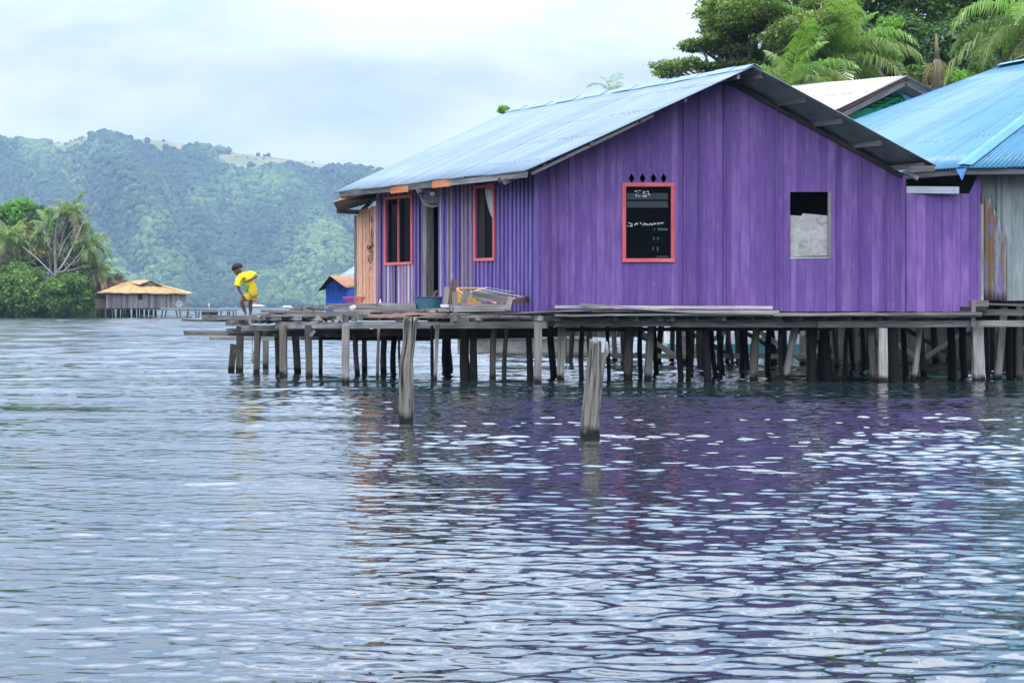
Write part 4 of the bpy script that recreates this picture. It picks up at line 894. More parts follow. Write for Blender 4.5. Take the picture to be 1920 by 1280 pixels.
# ================================================================ DECK AND LEFT PLATFORM
dk = thing('timber_deck', (0, 31.2, 1.1), 'weathered grey timber deck on posts running in front of the purple house', 'deck')
DYF = 30.95
def bm(name, p, q, w_, h_, mt, parent=dk, **k):
    mb = MB(); mb.beam(p, q, w_, h_, 0, **k); return mb.build(name, M[mt], parent)
front = [(648, 717, 649, 13, 'l', .95), (580, 709, 578, 12, 'g', .93), (532, 707, 531, 13, 'g', .93), (481, 703, 484, 11, 'g', .90), (449, 697, 450, 12, 'g', .88), (498, 690, 498, 10, 'g', .86), (521, 697, 518, 8, 'g', .9), (558, 697, 552, 12, 'g', .9), (601, 698, 601, 7, 'g', .9),
         (670, 703, 667, 10, 'g', .9), (681, 695, 687, 10, 'g', .9), (709, 711, 710, 6, 'g', .9), (722, 698, 721, 11, 'g', .9), (740, 698, 739, 11, 'd', .9), (752, 706, 749, 5, 'g', .9), (811, 713, 810, 6, 'd', .93), (816, 714, 820, 7, 'l', .95), (893, 712, 889, 8, 'd', .93), (924, 713, 927, 12, 'g', .95), (1008, 718, 1009, 14, 'l', .99), (1051, 713, 1053, 14, 'l', .97),
         (1214, 713, 1221, 13, 'l', 1.0), (1413, 713, 1421, 14, 'g', .95), (1474, 713, 1490, 15, 'l', .93), (1656, 717, 1656, 16, 'l', .9), (1713, 714, 1726, 11, 'l', .92)]
for (a, b_, c, d_, k_, tp) in front:
    o = post(a, b_, c, d_, k_, dk, top=tp, square=(k_ == 'l' and a not in (1214, 1474, 1713)) or (a < 620 and k_ == 'g'), rag=0.35 if a in (1214, 1474, 1713) else 0.25); o.name = 'post'
def PW(px, py, Y): return W(px, py, Y)
# long front beams
bm('beam', PW(518, 610, 33.3), PW(1025, 609, 31.0), 0.09, 0.115, 'grey', seg=5, rag=0.003)
bm('beam', PW(1018, 603, 31.4), PW(1050, 605, 31.4), 0.09, 0.13, 'grey')
bm('beam', PW(1040, 605, 31.15), PW(1262, 605, 31.1), 0.08, 0.125, 'grey', seg=4, rag=0.003, tone=.35)
bm('beam', PW(1256, 606, 31.12), PW(1470, 607, 31.05), 0.08, 0.125, 'grey', seg=4, rag=0.003, tone=.5)
bm('beam', PW(1466, 607, 31.15), PW(1700, 609, 31.0), 0.07, 0.11, 'grey', tone=.8)
bm('beam', PW(1533, 608, 30.98), PW(1990, 606, 30.9), 0.05, 0.105, 'grey', tone=.75)
bm('beam', PW(455, 615, 34.3), PW(690, 614, 33.0), 0.09, 0.10, 'grey', tone=.5)
bm('beam', PW(427, 620, 34.9), PW(760, 622, 33.6), 0.09, 0.09, 'grey', tone=.35)
bm('beam', PW(346, 624, 35.2), PW(700, 628, 34.2), 0.08, 0.095, 'grey', tone=.65, rag=0.004)
bm('beam', PW(393, 634, 37.4), PW(810, 636, 37.0), 0.07, 0.06, 'grey', tone=.7, rag=0.008)
bm('beam', PW(600, 632, 36.4), PW(1000, 628, 34.5), 0.08, 0.12, 'dark')
bm('beam', PW(700, 622, 32.6), PW(1060, 624, 32.2), 0.10, 0.14, 'dark')
bm('beam', PW(1030, 618, 32.0), PW(1560, 616, 31.9), 0.08, 0.07, 'dark')
bm('brace', PW(582, 630, 32.6), PW(590, 620, 32.6), 0.05, 0.06, 'grey')
# joists: run away from the viewer, ends show above the beam
for px in list(range(528, 1040, 37))+[1054, 1092, 1120, 1160, 1200, 1238, 1262, 1305, 1358, 1410, 1465, 1505, 1545, 1590, 1610, 1652, 1682, 1740, 1785, 1818]:
    px += random.uniform(-6, 6); Yf = 33.2-(px-518)/507*2.2 if px < 1020 else 31.0
    p = PW(px, 596.5 if px < 1020 else 597, Yf-random.uniform(0.0, .10)); q = p+Vector((-0.537, 0.844, 0))*random.uniform(3.0, 3.8)
    bm('joist', p, q, random.uniform(0.06, 0.10), 0.085, 'pale' if px < 1020 and random.random() < .6 else 'grey')  # left joists mostly pale, imitating sunlit ends in the colour
for px in (470, 486, 502, 540, 575, 600): 
    p = PW(px, 603, 34.0+random.uniform(-.2, .2)); bm('joist', p, p+Vector((-0.2, 2.2, 0)), 0.07, 0.08, 'pale')
for px in (648, 1008, 1222, 1836):                # post heads rising above the beam
    if px == 1836: bm('post_head', PW(1825, 612, 30.85), PW(1825, 562, 30.85), 0.07, 0.06, 'grey', up=(0, 1, 0))
    else: bm('post_head', PW(px, 604, 31.15), PW(px, 589, 31.15), 0.10, 0.08, 'grey', up=(0, 1, 0))
bm('stub', PW(853, 602, 30.85), PW(853, 547, 30.85), 0.085, 0.07, 'grey', up=(0, 1, 0), tone=.6)
# planking: boards lengthwise, uneven, row by row from the front edge to the wall
def plank(p, q, wd, th, mt='grey', **k): return bm('plank', p, q, wd, th, mt, **k)
rr = random.Random(21)
for row in range(9):                               # right walkway, in front of and under the gable wall
    Y = 30.82+row*0.13 if row < 4 else 31.4+row*.1
    if row > 4: continue
    xs_ = [1040, 1190+rr.uniform(-60, 60), 1420+rr.uniform(-60, 60), 1640+rr.uniform(-50, 50), 1838]
    for a, b_ in zip(xs_[:-1], xs_[1:]):
        z = 1.115+rr.uniform(-.008, .008); p, q = PW(a, 0, Y), PW(b_, 0, Y); p.z = z+rr.uniform(-.01, .01); q.z = z+rr.uniform(-.01, .01)
        plank(p, q, 0.125, 0.032, sag=rr.uniform(-.01, .012), rag=0.002)
for row in range(26):                              # left platform boards, following the front beam's direction
    k = row*0.19; p0 = Vector((-4.25-0.30*min(row, 9)*0.55, 33.25, 0)); d_ = (PW(1020, 0, 31.0)-PW(518, 0, 33.3)); d_.z = 0; d_.normalize(); nrm_ = Vector((-d_.y, d_.x, 0)); nrm_ = -nrm_ if nrm_.y < 0 else nrm_
    base = Vector((-4.25, 33.25, 0))+nrm_*(k+.10)
    x0 = -0.15-min(k, 2.6)*0.55+rr.uniform(-.25, .15); x1 = 5.0-k*0.62+rr.uniform(-.1, .1)
    if k > 4.0: x1 = 2.4
    cut = x0+rr.uniform(.35, .65)*(x1-x0)
    for a, b_ in ((x0, cut), (cut, x1)):
        if rr.random() < 0.05: continue
        z = 1.075+rr.uniform(-.012, .014); p, q = base+d_*a, base+d_*b_; p.z = z; q.z = z+rr.uniform(-.02, .02)
        plank(p, q, 0.17, 0.028, 'pale' if rr.random() < .3 else 'grey', sag=rr.uniform(-.012, .015), rag=0.005)
# ragged ends jutting to the left, under the boy
plank(PW(344, 600, 36.3), PW(520, 602, 36.0), 0.20, 0.050, 'grey', rag=0.010, seg=9, tone=.4)
plank(PW(402, 595, 35.9), PW(560, 594, 35.6), 0.24, 0.040, 'grey', rag=0.010, seg=9, tone=.6)
plank(PW(424, 606, 34.6), PW(470, 605, 34.6), 0.15, 0.09, 'grey', rag=0.008, seg=5)
plank(PW(470, 591, 35.2), PW(560, 586, 34.9), 0.16, 0.028, 'pale', rag=0.010)
plank(PW(455, 603, 35.4), PW(600, 600, 35.0), 0.15, 0.035, 'dark', rag=0.006)
# laid-up boards on the deck edge in front of the gable
bm('plank', PW(1088, 570, 30.9), PW(1290, 585, 30.8), 0.16, 0.03, 'pale', tone=.35); bm('plank', PW(1285, 585, 30.8), PW(1640, 587, 30.8), 0.16, 0.03, 'pale', sag=0.02, tone=.4)
bm('plank', PW(1040, 575, 31.08), PW(1448, 576.5, 31.08), 0.10, 0.05, 'pale', tone=.9); bm('plank', PW(1110, 583, 30.98), PW(1460, 584, 30.98), 0.12, 0.035, 'pale', tone=.45)
bm('plank', PW(1450, 590, 30.75), PW(1840, 587.5, 30.75), 0.10, 0.045, 'grey', tone=.9, rag=0.003)
bm('plank', PW(880, 590, 31.1), PW(1150, 579, 30.95), 0.16, 0.030, 'grey', sag=-0.0, tone=.4); bm('plank', PW(760, 592, 31.2), PW(960, 589, 31.0), 0.16, 0.024, 'brown', tone=.9, rag=.004)
bm('block', PW(1802, 579, 31.0), PW(1850, 579, 31.0), 0.15, 0.07, 'dark'); bm('block', PW(1818, 569, 31.0), PW(1852, 569, 31.0), 0.15, 0.10, 'grey')
for (a, b_, c, d_, Y, mt) in ((845, 601, 880, 601, 31.0, 'pale'), (742, 600, 762, 600, 31.2, 'pale'), (660, 598, 668, 598, 31.2, 'grey')): bm('block', PW(a, b_, Y), PW(c, d_, Y), .2, .08, mt)

# ---- things lying on the deck
def loose(name, label, cat, shapes, mats, group=None):
    mb = MB()
    for s_ in shapes: mb.beam(*s_[:4], s_[4] if len(s_) > 4 else 0, **(s_[5] if len(s_) > 5 else {}))
    o = mb.build(name, mats); return setp(o, label, cat, group)
loose('plank_pile', 'stack of long grey planks lying on the deck in front of the orange boards', 'plank pile',
      [(PW(618, 571, 34.0), PW(714, 572, 33.6), .16, .045), (PW(620, 577, 33.9), PW(716, 578, 33.5), .2, .05), (PW(630, 583, 33.6), PW(722, 583, 33.3), .25, .05), (PW(600, 587, 33.7), PW(700, 587, 33.3), .3, .04)], M['grey'])
loose('plank_bundle', 'square-ended grey planks stacked on the deck beside the blue tub', 'plank pile',
      [(PW(712, 570, 33.0), PW(782, 572, 32.8), .16, .045), (PW(712, 576, 32.95), PW(783, 577, 32.75), .18, .05), (PW(712, 582, 32.9), PW(800, 582, 32.6), .2, .045), (PW(722, 587, 32.6), PW(840, 588, 32.2), .2, .04)], M['grey'])
loose('offcut_pile', 'jumbled short timber offcuts at the far edge of the left platform', 'timber scraps',
      [(PW(545+rr.uniform(-3, 60), 580+rr.uniform(-5, 4), 37+rr.uniform(-.6, .6)), PW(575+rr.uniform(0, 55), 579+rr.uniform(-5, 4), 37+rr.uniform(-.6, .6)), .06, .035, rr.choice((0, 0, 1))) for _ in range(16)], [M['grey'], M['pale']])
loose('timber_offcuts', 'short pale timber scraps beside the stacked planks on the deck', 'timber scraps',
      [(PW(790+rr.uniform(0, 30), 578+rr.uniform(0, 6), 32.6), PW(815+rr.uniform(0, 30), 578+rr.uniform(0, 6), 32.5), .07, .03, rr.choice((0, 1))) for _ in range(7)], [M['grey'], M['pale']])
loose('long_board', 'long grey board lying flat along the left platform edge', 'board', [(PW(495, 583, 35.2), PW(600, 586, 34.6), .2, .05), (PW(510, 586, 34.9), PW(625, 588, 34.0), .2, .03)], M['grey'])
# torn reddish sheet hanging over the beam
mb = MB(); vs = []; n_ = 14
for i in range(n_+1):
    px = 690+(838-690)*i/n_; zz = 589.5+2.2*math.sin(i*0.55)+rr.uniform(-2, 2)
    vs += [PW(px, zz+rr.uniform(1, 5), 31.0), PW(px, zz-1.5, 31.3), PW(px, zz-2, 31.7)]
mb.add(vs, [(i*3+j, (i+1)*3+j, (i+1)*3+j+1, i*3+j+1) for i in range(n_) for j in range(2)]); o = mb.build('torn_sheet', wood('reddish_rotten_sheet', (0.03, 0.017, 0.013), (0.13, 0.075, 0.055))); o.modifiers.new('s', 'SOLIDIFY').thickness = .008
setp(o, 'torn reddish brown sheet sagging over the deck beam', 'torn sheet')
# tub
Yt = 32.9; tc_ = PW(803, 572, Yt); tz = DK-.03; rp, rq = 27/F*Yt, 23.5/F*Yt; h_ = (572-547)/F*Yt+.06
tb = thing('plastic_tub', (tc_.x, Yt, tz), 'blue green ribbed plastic tub standing by the open doorway', 'tub')
mb = MB(); n = 40; rings = []
zz = [0, 0.01]+[0.01+(h_-0.03)*k/14 for k in range(1, 15)]+[h_-.012, h_]
for i, z in enumerate(zz):
    k = z/h_; r_ = rq+(rp-rq)*k+(0.004 if (i % 2 and i < 15) else 0)+(0.014 if i >= 16 else 0); rings.append((r_, z))
prof = rings+[(rp-.004, h_-.004), (rq-.01, 0.02)]
vs = [(tc_.x+r_*math.cos(2*math.pi*k/n), Yt+r_*math.sin(2*math.pi*k/n), tz+z) for r_, z in prof for k in range(n)]
fs = [(i*n+k, i*n+(k+1) % n, (i+1)*n+(k+1) % n, (i+1)*n+k) for i in range(len(prof)-1) for k in range(n)]+[tuple(range((len(prof)-1)*n, len(prof)*n))]
mb.add(vs, fs); mb.build('basin', M['teal'], tb)
for s_ in (-1, 1): mb = MB(); mb.beam((tc_.x+s_*rp*0.8-.05, Yt-.16, tz+h_), (tc_.x+s_*rp*0.8+.05, Yt-.16, tz+h_), .05, .02, 0); mb.build('handle', M['teal'], tb)
# broken slatted frame
Yf = 31.0
sf = thing('broken_bed_frame', PW(920, 584, Yf), 'collapsed grey slatted wooden frame tilted on the deck', 'wooden frame')
def fb(nm, a, b_, w_, h2, mt, **k): return bm(nm, a, b_, w_, h2, mt, parent=sf, **k)
fb('side_board', PW(851, 578, 30.72), PW(952, 577, 30.72), .05, .115, 'pale', tone=.3)
fb('end_post', PW(958, 557, 30.78), PW(951, 581, 30.70), .085, .05, 'grey', up=(0, 1, 0), tone=.7)
fb('end_post', PW(875, 544, 31.1), PW(869, 569, 31.1), .11, .05, 'grey', up=(0, 1, 0), tone=.6)
fb('side_rail', PW(886, 552, 31.0), PW(958, 562, 30.85), .04, .13, 'grey', tone=.7)
fb('end_board', PW(960, 566, 30.85), PW(1000, 558, 31.7), .04, .09, 'brown', tone=.9)
for (a, b_) in (((912, 538.5, 31.9), (999, 554, 31.8)), ((903, 541.5, 31.6), (986, 557.5, 31.45)), ((896, 545, 31.3), (966, 560, 31.1))):
    fb('slat', PW(*a), PW(*b_), .07, .018, 'pale', tone=.95)
fb('end_rail', PW(883, 548, 31.0), PW(914, 539, 31.95), .05, .02, 'pale', tone=1.0)
fb('cross_board', PW(893, 561, 31.5), PW(945, 566, 31.4), .05, .05, 'pale', tone=.6)
loose('brown_board', 'reddish brown board propped upright behind the broken slatted frame', 'board', [(PW(845, 571, 31.3), PW(852.5, 524, 31.35), .105, .03, 0, dict(up=(0, 1, 0)))], M['brown'])
loose('whitish_board', 'short paint-stained whitish board standing left of the reddish brown board', 'board', [(PW(836, 573, 31.5), PW(839, 538, 31.5), .10, .04, 0, dict(up=(0, 1, 0)))], M['pale'])
loose('white_block', 'small white block lying at the foot of the whitish board', 'block', [(PW(826, 573, 31.35), PW(842, 573, 31.35), .1, .045)], M['white'])
yb = loose('yellow_frame', 'yellow painted board lying behind the broken slatted frame', 'board', [(PW(856, 540, 31.9), PW(905, 540, 31.9), .3, .02), (PW(862, 569, 31.8), PW(862, 545, 31.8), .14, .02, 0, dict(up=(0, 1, 0))), (PW(885, 569, 31.85), PW(885, 552, 31.85), .3, .02, 0, dict(up=(0, 1, 0)))], M['yellow'])
pk_ = painted('faded_pink_paint', (0.62, 0.28, 0.28), (0.75, 0.45, 0.42), (0.45, 0.18, 0.18), .5)
loose('pink_slats', 'broken pink painted slats scattered inside the slatted frame', 'slats', [(PW(856, 542, 31.6), PW(869, 554, 31.5), .05, .03), (PW(872, 569, 31.3), PW(885, 562, 31.3), .05, .03), (PW(880, 560, 31.3), PW(890, 570, 31.3), .04, .03), (PW(918, 562, 31.4), PW(930, 570, 31.3), .05, .03), (PW(930, 564, 31.4), PW(946, 569, 31.3), .05, .03), (PW(866, 570.5, 31.0), PW(945, 570, 31.0), .05, .01)], pk_)
# red wire basket
rbk = thing('red_basket', PW(664, 566, 35.2), 'red wire basket lying in front of the orange boards', 'basket')
mb = MB()
for k in range(16):
    a = k/16*6.283; p = PW(664+21*math.cos(a), 557, 35.2+.22*math.sin(a)); q = PW(664+14*math.cos(a), 567, 35.2+.15*math.sin(a)); mb.tube([p, q], [.006, .006], 5)
for (r1, r2_, y) in ((21, .22, 557), (19, .20, 559), (17.5, .19, 562), (14, .15, 567)):
    pts = [PW(664+r1*math.cos(a), y, 35.2+r2_*math.sin(a)) for a in [k/20*6.283 for k in range(21)]]; mb.tube(pts, [.008]*21, 5)
mb.build('wire_basket', M['red'], rbk)
# small white bottle by the corner
mb = MB(); p = PW(713, 571, 33.1); mb.tube([p, p+Vector((0, 0, .05)), p+Vector((0, 0, .07)), p+Vector((0, 0, .095))], [.02, .02, .008, .008], 10); o = mb.build('small_bottle', M['white']); setp(o, 'tiny white bottle standing on the planks by the orange and purple corner', 'bottle')
mb = MB(); V0, F0 = ico(2)
vs = [PW(662, 577, 33.2)+Vector((v[0]*.065, v[1]*.05, v[2]*.05))*(1+.5*mnoise.noise(Vector(v)*2)) for v in V0]; mb.add(vs, [tuple(f) for f in F0]); o = mb.build('crumpled_rag', plain('pinkish_rag', (.6, .45, .42), .9)); setp(o, 'crumpled pinkish rag on the plank stack', 'rag')
mb = MB(); vs = [PW(621+i, 582+j*3, 33.9) for i, j in ((0, 0), (4, -.4), (5, .6), (1, 1))]; mb.prism(vs, (0, .01, .01)); o = mb.build('plastic_scrap', M['yellow']); setp(o, 'small yellow plastic scrap among the planks', 'litter')
# wire fan guard over the doorway
fc = sp(s_of(822.5), EYE+(HZ-363)/F*34.3, 0.12); fg = thing('fan_guard', fc, 'round white wire fan guard hanging above the doorway', 'fan guard')
axu = (sd_*0.80+sn*0.6).normalized(); mb = MB()
for rr2 in [.26*k/7 for k in range(2, 8)]:
    mb.tube([fc+axu*rr2*math.cos(a)+Vector((0, 0, rr2*math.sin(a))) for a in [k/28*6.2832 for k in range(29)]], [.003 if rr2 < .25 else .008]*29, 4)
for k in range(28):
    a = k/28*6.2832; d_ = axu*math.cos(a)+Vector((0, 0, math.sin(a))); mb.tube([fc+d_*.07, fc+d_*.26], [.002, .002], 4)
mb.build('wire_grille', M['white'], fg)
mb = MB(); nv = axu.cross(Vector((0, 0, 1))); mb.tube([fc+nv*-.03, fc+nv*.03], [.065, .065], 16); mb.build('hub', M['alu'], fg)
# hanging bag under the platform, leaning stub
hb = thing('hanging_bag', PW(475, 640, 35.2), 'clear plastic bag hanging on a string below the platform tip', 'bag')
mb = MB(); mb.tube([PW(474, 630, 35.2), PW(473, 660, 35.2)], [.004, .004], 4); mb.build('string', M['dark'], hb)
mb = MB(); vs = [PW(475, 668, 35.2)+Vector((v[0]*.05, v[1]*.04, v[2]*.12))*(1+.4*mnoise.noise(Vector(v)*2)) for v in V0]; mb.add(vs, [tuple(f) for f in F0]); mb.build('bag', plain('cloudy_plastic', (.42, .45, .36), .35), hb)
mb = MB(); mb.beam(PW(433, 700, F*EYE/(696-HZ)), PW(438, 645, F*EYE/(696-HZ)), .115, .10, 0, up=(0, 1, 0), seg=5, rag=.006); o = mb.build('leaning_stub', M['postg']); setp(o, 'short tilted timber stub standing free left of the platform posts', 'post')
# mooring posts
def moor(pts, rs, name, label, extra=None):
    o = thing(name, (pts[0][0], pts[0][1], 0), label, 'mooring post', 'old mooring posts in the water'); V = []
    mb = MB(); n = 40; off = rr.uniform(0, 50); m_ = 44; P_ = [Vector(p) for p in pts]; vs = []; gs = []
    for i in range(m_):
        k = i/(m_-1)*(len(P_)-1); a = min(int(k), len(P_)-2); p = P_[a].lerp(P_[a+1], k-a); r_ = rs[a]*(1-k+a)+rs[a+1]*(k-a)
        for j in range(n):
            an = 2*math.pi*j/n; ca, sa = math.cos(an), math.sin(an)
            f_ = 1+.24*mnoise.noise((ca*1.1+off, sa*1.1, p.z*2.2))+.24*mnoise.noise((ca*4+off, sa*4, p.z*1.5))+.12*mnoise.noise((ca*10+off, sa*10, p.z*3.0))
            zt = (0.05*mnoise.noise((ca*2, sa*2, off))+.02*mnoise.noise((ca*7, sa*7, off))) if i >= m_-2 else 0
            vs.append(p+Vector((ca*r_*f_, sa*r_*f_, zt))); gs.append((p.z+off, ca*.09, sa*.09))
    fs = [(i*n+j, i*n+(j+1) % n, (i+1)*n+(j+1) % n, (i+1)*n+j) for i in range(m_-1) for j in range(n)]
    c_ = len(vs); vs.append(P_[-1]+Vector((0, 0, -.01))); gs.append((0, 0, 0)); fs += [((m_-1)*n+j, (m_-1)*n+(j+1) % n, c_) for j in range(n)]
    mb.add(vs, fs, 0, gs, .6, True); mb.build('post_stem', M['moor'], o)
    if extra:
        mb = MB(); mb.tube([Vector(p) for p in extra[0]], extra[1], 9, 0, rag=.5); mb.build('broken_prong', M['moor'], o)
M['moor'] = wood('furrowed_post_wood', (0.010, 0.008, 0.006), (0.22, 0.20, 0.17), wet=True, hard=0.09); 
y1 = F*EYE/(793-HZ); y2 = F*EYE/(821-HZ)
moor([W(761, 830, y1), W(762, 790, y1), W(763, 735, y1), W(762, 680, y1), W(766, 650, y1), W(768, 628, y1), W(769, 598, y1)], [.080, .080, .078, .076, .064, .060, .064], 'mooring_post', 'tall thick grey mooring post with rounded top in front of the left platform')
moor([W(1106, 870, y2), W(1107, 815, y2), W(1110, 760, y2), W(1114, 710, y2), W(1115, 670, y2), W(1117, 640, y2)], [.088, .086, .082, .072, .062, .054], 'mooring_post', 'shorter split mooring post with a thin broken prong in the open water',
     ([W(1119, 735, y2), W(1125, 700, y2), W(1130, 672, y2), W(1137, 660, y2), W(1137, 640, y2)], [.045, .040, .028, .026, .012]))

# ================================================================ PEOPLE
def skin(name, nodes, edges, mat, parent, root=0, sub=2, smooth=True, g=None):
    me = bpy.data.meshes.new(name); off = gloc(parent); me.from_pydata([tuple(Vector(n[:3])-off) for n in nodes], edges, [])
    o = bpy.data.objects.new(name, me); COL.objects.link(o); o.parent = parent
    md = o.modifiers.new('skin', 'SKIN'); md.use_smooth_shade = True; md.branch_smoothing = 0.4
    for i, n in enumerate(nodes):
        s_ = me.skin_vertices[0].data[i]; rx_ = n[3]; ry_ = n[4] if len(n) > 4 else n[3]; s_.radius = (rx_, ry_); s_.use_root = (i == root)
    sb = o.modifiers.new('sub', 'SUBSURF'); sb.levels = sub; sb.render_levels = sub
    me.materials.append(mat); return o
BY = 36.0
def Q(px, py, dy=0.0): p = W(px, py, BY); return Vector((p.x, BY+dy, p.z))
skinm = plain('brown_skin', (0.145, 0.066, 0.042), 0.5, 0, .12); hairm = plain('black_hair', (0.010, 0.009, 0.009), 0.75)
m, t, p, o = newmat('yellow_shirt'); tcn = nn(t, 'ShaderNodeTexCoord'); nz = noise(t, tcn.outputs['Object'], 14, 3)
t.links.new(ramp(t, nz, [(.3, (0.80, 0.56, 0.004)), (.7, (0.93, 0.70, 0.012))]), p.inputs['Base Color']); p.inputs['Roughness'].default_value = .8; bump(t, p, nz, .5, .02); M['shirt'] = m
M['shorts'] = plain('faded_yellow_shorts', (0.62, 0.44, 0.06), .85, 0, .12, 20); M['sole'] = plain('pale_sandal', (.65, .62, .60), .7)
boy = thing('person', Q(464, 591.5), 'child in yellow shirt and shorts bending forward on the platform tip, hand on knee', 'person')
def N(v, rx_, ry_=None): return (v.x, v.y, v.z, rx_, ry_ or rx_)
nodes = [N(Q(472, 548), .082, .075), N(Q(470, 538), .075, .07), N(Q(466, 528), .075, .07), N(Q(462, 520, -.02), .07, .065), N(Q(456, 515.5, -.04), .034), N(Q(452.5, 513.5, -.05), .030)]   # 0-5 pelvis..neck
ed = [(0, 1), (1, 2), (2, 3), (3, 4), (4, 5)]
def chain(start, pts):
    prev = start
    for p in pts: nodes.append(p); ed.append((prev, len(nodes)-1)); prev = len(nodes)-1
    return prev
# legs: the boy's right leg (image left) bent, left leg straighter
chain(0, [N(Q(466, 553, -.06), .062), N(Q(460, 558, -.10), .052), N(Q(454.5, 564, -.13), .046), N(Q(456, 572, -.10), .045), N(Q(459, 581, -.06), .033), N(Q(461.5, 588.0, -.04), .022), N(Q(460.5, 590.8, -.08), .022, .016), N(Q(458.5, 591.6, -.13), .020, .012)])
chain(0, [N(Q(473.5, 554, .05), .062), N(Q(471, 560, .04), .050), N(Q(468.5, 567.5, .02), .046), N(Q(469.2, 575, .04), .044), N(Q(469, 583, .06), .033), N(Q(468.5, 588.0, .07), .022), N(Q(467.0, 590.8, .03), .022, .016), N(Q(465.0, 591.6, -.02), .020, .012)])
# arms
rh = chain(3, [N(Q(455, 522, -.13), .042), N(Q(450.5, 527, -.16), .034), N(Q(449, 538, -.18), .027), N(Q(452, 546, -.17), .028), N(Q(456, 552, -.15), .021), N(Q(457.5, 554.5, -.155), .021, .012)])
lh = chain(3, [N(Q(470, 515, .02), .045), N(Q(476, 515.5, -.04), .036), N(Q(482, 518, -.10), .028), N(Q(475, 523, -.17), .029), N(Q(466, 527.5, -.20), .021), N(Q(463.2, 529, -.205), .021, .012)])
# head
nodes += [N(Q(449.5, 510.5, -.06), .060, .062), N(Q(446.5, 507.2, -.07), .100, .096), N(Q(444.2, 503.0, -.07), .088, .086)]
k0 = len(nodes)-3; ed += [(5, k0), (k0, k0+1), (k0+1, k0+2)]
# fingers, rooted in the palms
for i, (dx, dz, ln) in enumerate(((-2.6, 2.0, 1.0), (-1.4, 3.0, 1.12), (0, 3.2, 1.1), (1.3, 2.8, .95))):
    b0 = Vector(nodes[rh][:3]); e1 = b0+Vector((dx*.0075, -.012, -dz*.0085))*ln; e2 = e1+Vector((dx*.002, .008, -.016))*ln
    chain(rh, [(*e1, .0075, .0075), (*e2, .0065, .0065)])
b0 = Vector(nodes[rh][:3]); chain(rh, [(*(b0+Vector((.026, -.006, -.006))), .009, .009), (*(b0+Vector((.036, -.002, -.022))), .007, .007)])
for i, (dz, ln) in enumerate(((1.6, .9), (.5, 1.05), (-.6, 1.1), (-1.7, 1.0))):
    b0 = Vector(nodes[lh][:3]); e1 = b0+Vector((-.026, -.004, dz*.009))*ln; e2 = e1+Vector((-.012, .014, dz*.001-.006))*ln
    chain(lh, [(*e1, .0075, .0075), (*e2, .0065, .0065)])
b0 = Vector(nodes[lh][:3]); chain(lh, [(*(b0+Vector((-.006, -.006, .028))), .009, .009), (*(b0+Vector((-.020, -.002, .034))), .007, .007)])
body = skin('body', nodes, ed, skinm, boy)
V0, F0 = ico(3)
def blob(name, c, ax, mat, parent, tilt=None, fn=None, sm=True):
    mb = MB(); Rm = tilt or Matrix.Identity(3); vs = []
    for v in V0:
        vv = Vector(v); 
        if fn: vv = fn(vv)
        vs.append(Vector(c)+Rm @ Vector((vv.x*ax[0], vv.y*ax[1], vv.z*ax[2])))
    mb.add(vs, [tuple(f) for f in F0], smooth=sm); return mb.build(name, mat, parent)
# face looks down and left: forward vector, up vector
fw = Vector((-.62, -.45, -.64)).normalized(); upv = Vector((-.55, -.10, .60)); upv = (upv-fw*upv.dot(fw)).normalized(); sdv = fw.cross(upv)
HM = Matrix((sdv, fw, upv)).transposed(); hc = Q(446.3, 506.3, -.07)
def onh(x, y, z): return hc+HM @ Vector((x, y, z))
hair = blob('hair', onh(0, -.022, .020), (.106, .120, .114), hairm, boy, HM, lambda v: Vector((v.x, v.y, v.z)) if v.z > -.15+.55*max(0, v.y) else Vector((v.x*.9, v.y*.9 if v.y < 0 else v.y*.55, max(v.z, -.35)*.8+(.15 if v.y > 0 else 0))))
blob('hair_tuft', Q(455.0, 501.0, -.05), (.026, .024, .014), hairm, boy, Matrix.Rotation(R(20), 3, 'Y'))
for s_ in (-1, 1):
    blob('ear', onh(s_*.085, -.012, -.012), (.012, .020, .028), skinm, boy, HM)
    blob('eye', onh(s_*.032, .074, -.010), (.013, .010, .009), plain('eye_white', (.35, .32, .30), .3), boy, HM)
    blob('eyebrow', onh(s_*.033, .078, .012), (.018, .006, .004), hairm, boy, HM)
blob('nose', onh(0, .086, -.030), (.015, .016, .018), skinm, boy, HM); blob('mouth', onh(0, .076, -.056), (.022, .008, .007), plain('lips', (.12, .045, .04), .5), boy, HM); blob('chin', onh(0, .056, -.076), (.030, .028, .024), skinm, boy, HM)
# shirt: loose cloth tube along the torso with sleeves
def cloth(name, tubes, mat, rag=.34):
    mb = MB()
    for pts, rs in tubes:
        P_ = [Vector(p) for p in pts]; Q_ = []; R_ = []
        for i in range((len(P_)-1)*4+1):
            k = i/4; a_ = min(int(k), len(P_)-2); f_ = k-a_; Q_.append(P_[a_].lerp(P_[a_+1], f_)); R_.append(rs[a_]*(1-f_)+rs[a_+1]*f_)
        mb.tube(Q_, R_, 20, 0, tone=.5, rag=rag, cap=True)
    return mb.build(name, mat, boy)
cloth('shirt', [([Q(472.0, 551.5, -.01), Q(472.2, 545, -.01), Q(470.5, 538, -.02), Q(467, 529, -.03), Q(463.0, 521.5, -.04), Q(458.5, 516.5, -.05), Q(455.5, 514.5, -.05)], [.106, .112, .108, .106, .106, .080, .048]),
                ([Q(460, 518, -.07), Q(453.0, 520.5, -.12), Q(448.8, 528, -.16), Q(447.0, 536.5, -.175)], [.075, .066, .058, .066]),
                ([Q(463, 516, -.02), Q(470, 513.8, .0), Q(476, 514.5, -.04), Q(480.0, 517.0, -.075)], [.070, .066, .058, .060])], M['shirt'])
